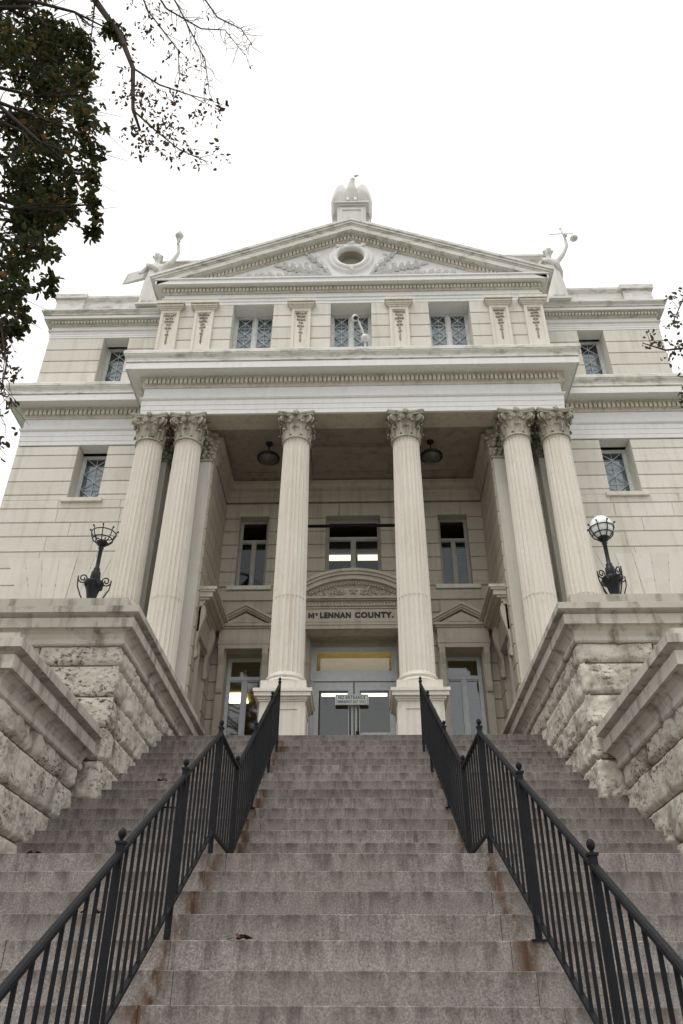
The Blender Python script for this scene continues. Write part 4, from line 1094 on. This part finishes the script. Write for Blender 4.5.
# ------------------------------------------------------------------ handrails
def tread_z(y):
    if y < YL: return ZL - math.ceil((YL-y)/T-1e-6)*H
    if y < YU: return ZL
    return ZL + (int((y-YU)/T+1e-6)+1)*H
def nose(y):      # the slope line through the nosings
    if y < YL: return ZL-(YL-y)*H/T
    if y < YU-T: return ZL
    return ZL+(y-YU+T)*H/T
def handrail(x, label, posts, slope=0):
    t = thing('handrail', label, 'handrail', (x, 1.4, ZG), 'iron handrails on the stairs')
    ya, yb, ye = 6.10, 7.04, 10.12
    RH = .90; BH = .18
    za = ZL+RH; kpts = [(1.5, nose(1.5)+RH+.02), (ya, za), (yb, za), (ye, 3.965)]
    bpts = [(1.5, nose(1.5)+BH), (ya, ZL+.17), (yb, ZL+.18), (ye, 3.27)]
    def at(P, y):
        for (y0, z0), (y1, z1) in zip(P, P[1:]):
            if y <= y1+1e-6: return z0+(z1-z0)*(y-y0)/(y1-y0)
        return P[-1][1]
    L = Vector((-x, -1.4, -ZG)); xc = x
    def shear(m):
        m.v = [(p[0]+(p[1]-6.1)*slope, p[1], p[2]) for p in m.v]; return m
    for nm, P, hw, hh in (('top_rail', kpts, .019, .015), ('bottom_rail', bpts, .013, .010)):
        m = MB()
        for (y0, z0), (y1, z1) in zip(P, P[1:]):
            vs = []
            for y, z in ((y0, z0), (y1, z1)):
                if nm == 'top_rail': vs += [(x-hw, y, z-hh*.6), (x-hw*.9, y, z+hh*.5), (x-hw*.45, y, z+hh), (x+hw*.45, y, z+hh), (x+hw*.9, y, z+hh*.5), (x+hw, y, z-hh*.6), (x+hw*.5, y, z-hh), (x-hw*.5, y, z-hh)]
                else: vs += [(x-hw, y, z-hh), (x-hw, y, z+hh), (x+hw, y, z+hh), (x+hw, y, z-hh)]
            n_ = len(vs)//2
            m.add(vs, [tuple(range(n_)), tuple(range(2*n_-1, n_-1, -1))]+[(i, i+n_, (i+1)%n_+n_, (i+1)%n_) for i in range(n_)])
        o = shear(m).build(nm, IRON, t); o.location = L
    for y in posts:
        m = MB(); r = .016; z0 = tread_z(y)-.005; z1 = at(kpts, y)+.035
        m.box(x-r, x+r, y-r, y+r, z0, z1); m.box(x-r-.006, x+r+.006, y-r-.006, y+r+.006, z1, z1+.012)
        m.box(x-.045, x+.045, y-.045, y+.045, z0, z0+.01)
        m.lathe([(.010,z1+.012),(.009,z1+.024),(.013,z1+.028),(.018,z1+.038),(.0195,z1+.048),(.017,z1+.058),(.011,z1+.066),(.004,z1+.070),(.002,z1+.071)], x, y, 12)
        o = shear(m).build('post', IRON, t); o.location = L
    base = None; 
    for a, b in zip(posts, posts[1:]):
        k_ = max(2, round((b-a)/.118)); 
        for i in range(1, k_):
            y = a+(b-a)*i/k_; z0 = at(bpts, y); z1 = at(kpts, y)-.01
            m = MB(); r = .007; m.box(x-r, x+r, y-r, y+r, z0, z1); o = shear(m).build('baluster', IRON, t); o.location = L
    return t
handrail(-.94, 'black iron handrail with ball finials left of the middle of the stairs', [1.5, 2.66, 3.83, 4.995, 6.1, 7.04, 8.09, 9.36, 10.12])
handrail(1.07, 'black iron handrail with ball finials right of the middle of the stairs', [1.5, 2.52, 3.70, 4.90, 6.1, 7.04, 8.09, 9.36, 10.12], -.033)

# ------------------------------------------------------------------ dry leaves on the stairs
LD = plain('dead_leaf', (.07,.032,.014), .8); rnd = random.Random(5)
spots = [(.02-.55,4.98,'dry brown leaf cluster on the centre steps a little left of the middle','centre'),(-2.05,9.0,'small dry brown leaf heap high on the left steps beside the cheek wall',''),(-2.2,6.6,'flat dry twig of brown leaves on the landing by the left cheek wall',''),
         (-1.45,5.15,'dry brown leaf on the lower steps outside the left handrail',''),(-1.75,8.3,'dry brown leaf resting below the upper left cheek wall on the steps','')]
for i, (x, y, lab, _) in enumerate(spots):
    yy = y; z = tread_z(yy); k_ = math.floor((yy-YU)/T) if yy > YU else None
    # put them at the front edge of their tread so they can be seen
    if yy < YL: yy = YL-math.ceil((YL-yy)/T)*T+.03
    elif yy > YU: yy = YU+k_*T+.03
    else: yy = YL+.04
    m = MB()
    for q in range(7 if i != 3 else 3):
        cx, cy = rnd.uniform(-.05,.05), rnd.uniform(-.015,.03); a = rnd.uniform(0, 6.28); L = rnd.uniform(.03,.05); W = L*.5; h = rnd.uniform(.004,.03)
        P = [(-L,0,h*.3),(-L*.3,W,h),(L*.4,W*.8,h*1.2),(L,0,h*.5),(L*.4,-W*.8,h*.6),(-L*.3,-W,h*.3)]
        vs = [(cx+u*math.cos(a)-v*math.sin(a), cy+u*math.sin(a)+v*math.cos(a), w+.003) for u, v, w in P]
        m.add(vs+[(a_, b_, c_-.0015) for a_, b_, c_ in vs], [(0,1,2,3,4,5),(11,10,9,8,7,6)]+[(j, j+6, (j+1)%6+6, (j+1)%6) for j in range(6)])
    o = m.build('fallen_leaves', LD); o.location = (x, yy, z); tag(o, lab, 'leaves', 'dry leaves on the steps')

# ------------------------------------------------------------------ trees
def leaves(m, c, r, n, size, rnd, squash=1.0, hollow=.35):
    for _ in range(n):
        d = Vector((rnd.gauss(0,1), rnd.gauss(0,1), rnd.gauss(0,1))).normalized()*r*(hollow+(1-hollow)*rnd.random()**.5)
        p = Vector(c)+Vector((d.x, d.y, d.z*squash))
        L = size*rnd.uniform(.6,1.3); W = L*rnd.uniform(.2,.34)
        ax = Vector((rnd.uniform(-1,1), rnd.uniform(-1,1), rnd.uniform(-1,.35))).normalized()
        sd = ax.cross(Vector((rnd.uniform(-1,1), rnd.uniform(-1,1), rnd.uniform(-1,1)))).normalized()
        up = ax.cross(sd)*L*.18
        m.add([p, p+ax*L*.35+sd*W+up, p+ax*L*.75+sd*W*.7+up, p+ax*L, p+ax*L*.75-sd*W*.7+up, p+ax*L*.35-sd*W+up, p+ax*L*.5], [(0,6,1),(1,6,2),(2,6,3),(3,6,4),(4,6,5),(5,6,0)])
def limb(m, pts, r0, r1, n=7):
    k = len(pts); m.tube(pts, [r0+(r1-r0)*i/(k-1) for i in range(k)], n)
def wiggle(a, b, k, amp, rnd):
    a = Vector(a); b = Vector(b); L = (b-a).length
    return [a.lerp(b, i/k)+(Vector((rnd.uniform(-1,1), rnd.uniform(-1,1), rnd.uniform(-1,1)))*amp*L if 0 < i < k else Vector((0,0,0))) for i in range(k+1)]
rnd = random.Random(21)
TB = Vector((-6.6, 4.2, ZG))
tr = thing('shade_tree', 'dark leafy tree overhanging from the left with bare twigs against the sky', 'tree', TB, 'trees beside the courthouse')
tk = MB(); limb(tk, [(-6.6,4.2,ZG-.05),(-6.55,4.25,.2),(-6.45,4.3,2.5),(-6.3,4.4,4.8),(-5.9,4.5,7.2),(-5.4,4.6,9.2),(-4.9,4.6,11.2),(-4.2,4.6,12.9),(-3.7,4.6,13.6)], .36, .05, 12)
o = tk.build('trunk', BARK, tr); o.location = -TB
CL = [(-4.54,5.2,11.55,.41),(-3.7,4.8,10.52,.4),(-4.15,5.3,10.31,.45),(-3.43,5,9.82,.36),(-2.83,4.7,8.69,.24),(-3.84,5.2,8.89,.45),(-3.16,4.9,8.36,.33),(-2.62,4.6,7.74,.2),(-3.41,5,7.6,.37),(-2.87,4.8,7.37,.29),(-2.46,4.6,7.22,.12),(-3.19,5,6.84,.3),(-2.8,4.9,6.85,.24),(-2.42,4.7,6.72,.12),(-2.82,4.8,6.19,.15),(-3.19,5,6.23,.25),(-2.33,4.7,6.36,.06),(-2.92,4.9,5.62,.14),(-3.03,5,5.34,.12),(-2.64,4.8,5.7,.06),(-3.04,4.6,9.7,.19),(-2.73,4.6,9.92,.15),
      (-4.0,4.4,11.0,.4),(-4.4,4.7,9.6,.5),(-4.3,5.6,8.0,.5),(-4.0,4.6,7.3,.45),(-3.8,5.3,6.3,.4),(-3.5,4.6,9.2,.35),(-3.5,5.4,8.0,.35),(-4.9,5,10.6,.6),(-5.2,4.2,9.0,.6),(-4.9,5.4,7.0,.6),(-5.4,4.8,12,.7),(-6.4,4.0,12.6,.9),(-7.4,4.6,11.5,1.0),(-6.8,3.6,10,1.0),(-7.8,5,9.2,1.0),(-6.2,5.6,9.8,.9),(-6.8,5.2,13.4,.9),(-3.35,4.5,11.4,.3),(-4.5,4.2,12.6,.5)]
lf = MB()
for x, y, z, r in CL:
    n = int(3900*r**1.8+70) if x < -3.0 else int(3300*r**1.8+45)
    if x < -4.7: n = min(n, 420); leaves(lf, (x,y,z), r, n, .13, rnd, .85)
    else:
        for q in range(5):
            cc = (x+rnd.gauss(0,r*.4), y+rnd.gauss(0,r*.6), z+rnd.gauss(0,r*.45)); leaves(lf, cc, r*.62, n//5+2, .078, rnd, 1.0, .1)
o = lf.build('crown', LEAF, tr); o.location = -TB
# limbs feeding the clumps
bmh = MB()
for x, y, z, r in CL:
    if r < .1: continue
    src = min([(-6.3,4.4,4.8),(-6.1,4.45,6.0),(-5.9,4.5,7.2),(-5.4,4.6,9.2),(-4.9,4.6,11.2),(-3.7,4.6,13.6)], key=lambda p: (Vector(p)-Vector((x,y,z+.6))).length)
    pts = wiggle(src, (x,y,z), 5, .05, rnd); limb(bmh, pts, .045, .008, 5)
    for q in range(7):
        e = Vector((x,y,z))+Vector((rnd.gauss(0,r), rnd.gauss(0,r), rnd.gauss(0,r)))
        limb(bmh, wiggle(pts[4], e, 3, .08, rnd), .008, .002, 4)
Y = 4.6
MAIN = [(-3.7,Y,13.6),(-3.691,Y,12.416),(-3.041,Y,10.675),(-2.589,Y,9.792),(-2.324,Y,9.043),(-2.195,Y,8.19),(-2.066,Y,7.812)]
limb(bmh, MAIN, .055, .012, 7)
BR = [[(-3.041,Y,10.675),(-3.0,Y+.1,10.05),(-3.022,Y+.15,9.583)],
      [(-3.7,Y,13.0),(-2.507,Y-.1,11.74),(-1.951,Y,10.362),(-1.529,Y,9.178),(-1.444,Y+.1,8.65)],
      [(-3.7,Y,13.4),(-3.002,Y,12.371),(-2.167,Y+.1,10.627),(-1.681,Y+.1,10.102),(-1.361,Y,9.847),(-1.085,Y,9.266)],
      [(-3.7,Y,13.6),(-2.145,Y+.2,12.012),(-1.548,Y+.2,10.593),(-1.202,Y+.1,10.077),(-1.02,Y,9.5)],
      [(-3.0,Y,12.371),(-2.728,Y-.1,11.467),(-2.284,Y-.1,10.133),(-1.862,Y,9.414),(-1.763,Y,8.766)],
      [(-2.195,Y,8.19),(-1.909,Y,7.806),(-1.607,Y,7.441),(-1.304,Y,7.226)],
      [(-2.324,Y,9.043),(-1.972,Y,8.673),(-1.619,Y,8.458),(-1.393,Y,8.35)],
      [(-3.9,4.8,6.2),(-3.1,4.7,5.6),(-2.85,Y,5.20),(-2.66,Y,4.791),(-2.528,Y,4.398),(-2.5,Y,4.10)],
      [(-3.6,4.8,5.4),(-2.9,Y,4.8),(-2.73,Y,4.566),(-2.53,Y,4.135),(-2.44,Y,3.85)],
      [(-3.4,4.8,4.3),(-2.73,Y,3.937),(-2.5,Y,3.60),(-2.42,Y,3.42)]]
l2 = MB(); l3 = MB()
for bi, b in enumerate(BR):
    if bi >= 7: b = [(p[0]-.14, p[1], p[2]+.12) for p in b]
    limb(bmh, b, .016 if bi in (1,2,3,4) else .012, .0035, 5)
    bare = bi in (1,2,3)
    for (p, q) in zip(b, b[1:]):
        p = Vector(p); q = Vector(q); k_ = int((q-p).length/(.10 if bare else .15))+1
        for i in range(k_):
            if p.x < -3.2: continue
            s = p.lerp(q, (i+rnd.random())/k_); d = (q-p).normalized()
            e = s+(d+Vector((rnd.uniform(-.8,.8), rnd.uniform(-.8,.8), rnd.uniform(-.7,.4)))*.95).normalized()*rnd.uniform(.12,.42)
            w = wiggle(s, e, 3, .07, rnd); limb(bmh, w, .0045, .0016, 4)
            if rnd.random() < .6:
                e2 = w[2]+Vector((rnd.uniform(-.15,.2), rnd.uniform(-.15,.15), rnd.uniform(-.2,.1))); limb(bmh, wiggle(w[2], e2, 2, .06, rnd), .003, .0013, 4)
                if not bare: leaves(l2 if bi < 7 else l3, e2, .05, rnd.choice([2,4,6]), .05, rnd)
            if not bare:
                leaves(l2 if bi < 7 else l3, e, .07, rnd.choice([2,5,8]), .05, rnd)
            elif rnd.random() < .18: leaves(l2, e, .04, 2, .04, rnd)
for c, r, n in (((-2.38,4.5,9.02),.15,26),((-2.22,4.5,8.3),.16,30),((-1.99,4.5,8.2),.16,30),((-1.72,4.4,7.46),.12,26),((-1.48,4.4,7.54),.11,16),((-1.36,4.4,7.8),.1,14),((-2.5,4.6,8.2),.12,20),((-2.0,4.5,7.55),.14,34),((-1.75,4.4,7.12),.09,20),((-2.23,4.5,9.91),.2,24),((-2.56,4.6,10.39),.22,30),((-2.2,4.5,7.9),.16,34),((-1.9,4.5,7.3),.1,20)):
    for q in range(4):
        cc = Vector(c)+Vector((rnd.gauss(0,r*.7), rnd.gauss(0,r*.7), rnd.gauss(0,r*.7))); leaves(l2, cc, r*.6, n//3, .05, rnd, 1, .1)
for c, r, n in (((-2.94,5,5.15),.09,26),((-2.76,5,4.84),.09,26),((-2.84,5,4.67),.09,26),((-2.70,5,4.49),.07,18),((-2.66,5,4.06),.05,12),((-2.65,5,3.71),.07,14),((-2.85,5,5.08),.07,18)):
    c = Vector(c)*1.0; leaves(l3, (c.x, c.y, c.z), r*1.2, n, .055, rnd, 1, .1)
o = bmh.build('branches', BARK, tr); o.location = -TB
o = l2.build('sparse_twig_leaves', LEAF2, tr); o.location = -TB
l3.v = [(p[0]-.10, p[1], p[2]) for p in l3.v]
o = l3.build('drooping_leaves', LEAF2, tr); o.location = -TB

TB2 = Vector((6.3, 4.4, ZG))
t2 = thing('shade_tree', 'tree reaching thin leafy twigs in from the right edge near the cornice', 'tree', TB2, 'trees beside the courthouse')
m = MB(); limb(m, [(6.3,4.4,ZG-.05),(6.25,4.45,1),(6.1,4.6,3),(5.8,4.7,5),(5.6,4.7,7),(5.7,4.6,8.5)], .28, .05, 10); o = m.build('trunk', BARK, t2); o.location = -TB2
m = MB(); l = MB()
for c, r in (((6.2,4.4,8.2),1.0),((7.2,4.6,7.5),1.0),((6.8,3.8,6.6),.9),((5.4,4.0,7.6),.8),((6.9,5.2,8.8),.9),((7.6,4.2,6.2),.8),((5.1,4.6,6.3),.5)):
    leaves(l, c, r, 420, .12, rnd, .85); limb(m, wiggle((5.8,4.7,5.0), c, 4, .06, rnd), .06, .012, 6)
TW = [[(5.8,4.7,4.9),(4.6,4.9,5.3),(3.6,5,5.55),(3.09,5,5.58),(2.92,5,5.26)], [(4.6,4.9,5.3),(3.6,5,5.1),(3.05,5,4.99),(2.80,5,4.96),(2.62,5,5.05)],
      [(4.6,4.9,5.1),(3.5,5,4.75),(3.05,5,4.6),(2.83,5,4.66)], [(4.6,4.9,4.9),(3.5,5,4.4),(3.0,5,4.36),(2.80,5,4.38)]]
for b in TW:
    limb(m, b, .02, .004, 5)
    for p, q in zip(b, b[1:]):
        p = Vector(p); q = Vector(q); k_ = int((q-p).length/.06)+1
        for i in range(k_):
            s = p.lerp(q, (i+rnd.random())/k_)
            if s.x > 3.7 and rnd.random() < .5: continue
            e = s+Vector((rnd.uniform(-.13,.05), rnd.uniform(-.1,.1), rnd.uniform(-.12,.12))); limb(m, [s, e], .003, .0015, 4)
            leaves(l, e, .05, rnd.choice([4,6,9]), .045, rnd)
o = m.build('branches', BARK, t2); o.location = -TB2
LEAF3 = leafmat('olive_leaves', (.045,.05,.03), (.075,.07,.04), (.10,.06,.04))
o = l.build('crown', LEAF3, t2); o.location = -TB2

# ------------------------------------------------------------------ camera
cxp, yaw, pitch, roll = .16883, R(-1.6731), R(33.6085), R(.3256)
cy, sy = math.cos(yaw), math.sin(yaw); cp, sp = math.cos(pitch), math.sin(pitch); cr, sr = math.cos(roll), math.sin(roll)
f0 = Vector((sy, cy, 0)); r0 = Vector((cy, -sy, 0)); u0 = Vector((0,0,1))
Fw = f0*cp+u0*sp; U = -f0*sp+u0*cp; rr = r0*cr+U*sr; uu = -r0*sr+U*cr
cam = bpy.data.cameras.new('camera'); co = bpy.data.objects.new('camera', cam); COL.objects.link(co); scene.camera = co
co.matrix_world = Matrix(((rr.x, uu.x, -Fw.x, cxp), (rr.y, uu.y, -Fw.y, 0), (rr.z, uu.z, -Fw.z, 0), (0,0,0,1)))
cam.sensor_fit = 'VERTICAL'; cam.sensor_height = 36; cam.lens = 796.39/1024*36; cam.clip_end = 3000; cam.clip_start = .05

# ------------------------------------------------------------------ light: overcast afternoon
w = bpy.data.worlds.new('World'); scene.world = w; w.use_nodes = True; nt = w.node_tree; bg = nt.nodes['Background']
sky = N(nt, 'ShaderNodeTexSky'); sky.sky_type = 'NISHITA'; sky.sun_disc = False; sky.sun_elevation = R(64); sky.sun_rotation = R(216)
tc = N(nt, 'ShaderNodeTexCoord'); cl = nz(nt, tc.outputs['Generated'], 1.4, 5, .5)
cloud = ramp(nt, cl, [(.3, (10.3,10.15,9.95)), (.7, (11.4,11.3,11.15))])
nt.links.new(mix(nt, .93, sky.outputs[0], cloud), bg.inputs[0]); bg.inputs[1].default_value = .10
sl = bpy.data.lights.new('sun', 'SUN'); sl.energy = 1.1; sl.angle = R(22); sl.color = (1,.96,.9); so = bpy.data.objects.new('sun', sl); COL.objects.link(so)
az = R(216); el = R(64); d = Vector((math.sin(az)*math.cos(el), math.cos(az)*math.cos(el), math.sin(el)))
so.rotation_euler = d.to_track_quat('Z', 'Y').to_euler()
vs_ = scene.view_settings; vs_.view_transform = 'Standard'; vs_.look = 'None'; vs_.exposure = .3; vs_.gamma = 1
scene.render.engine = 'CYCLES'
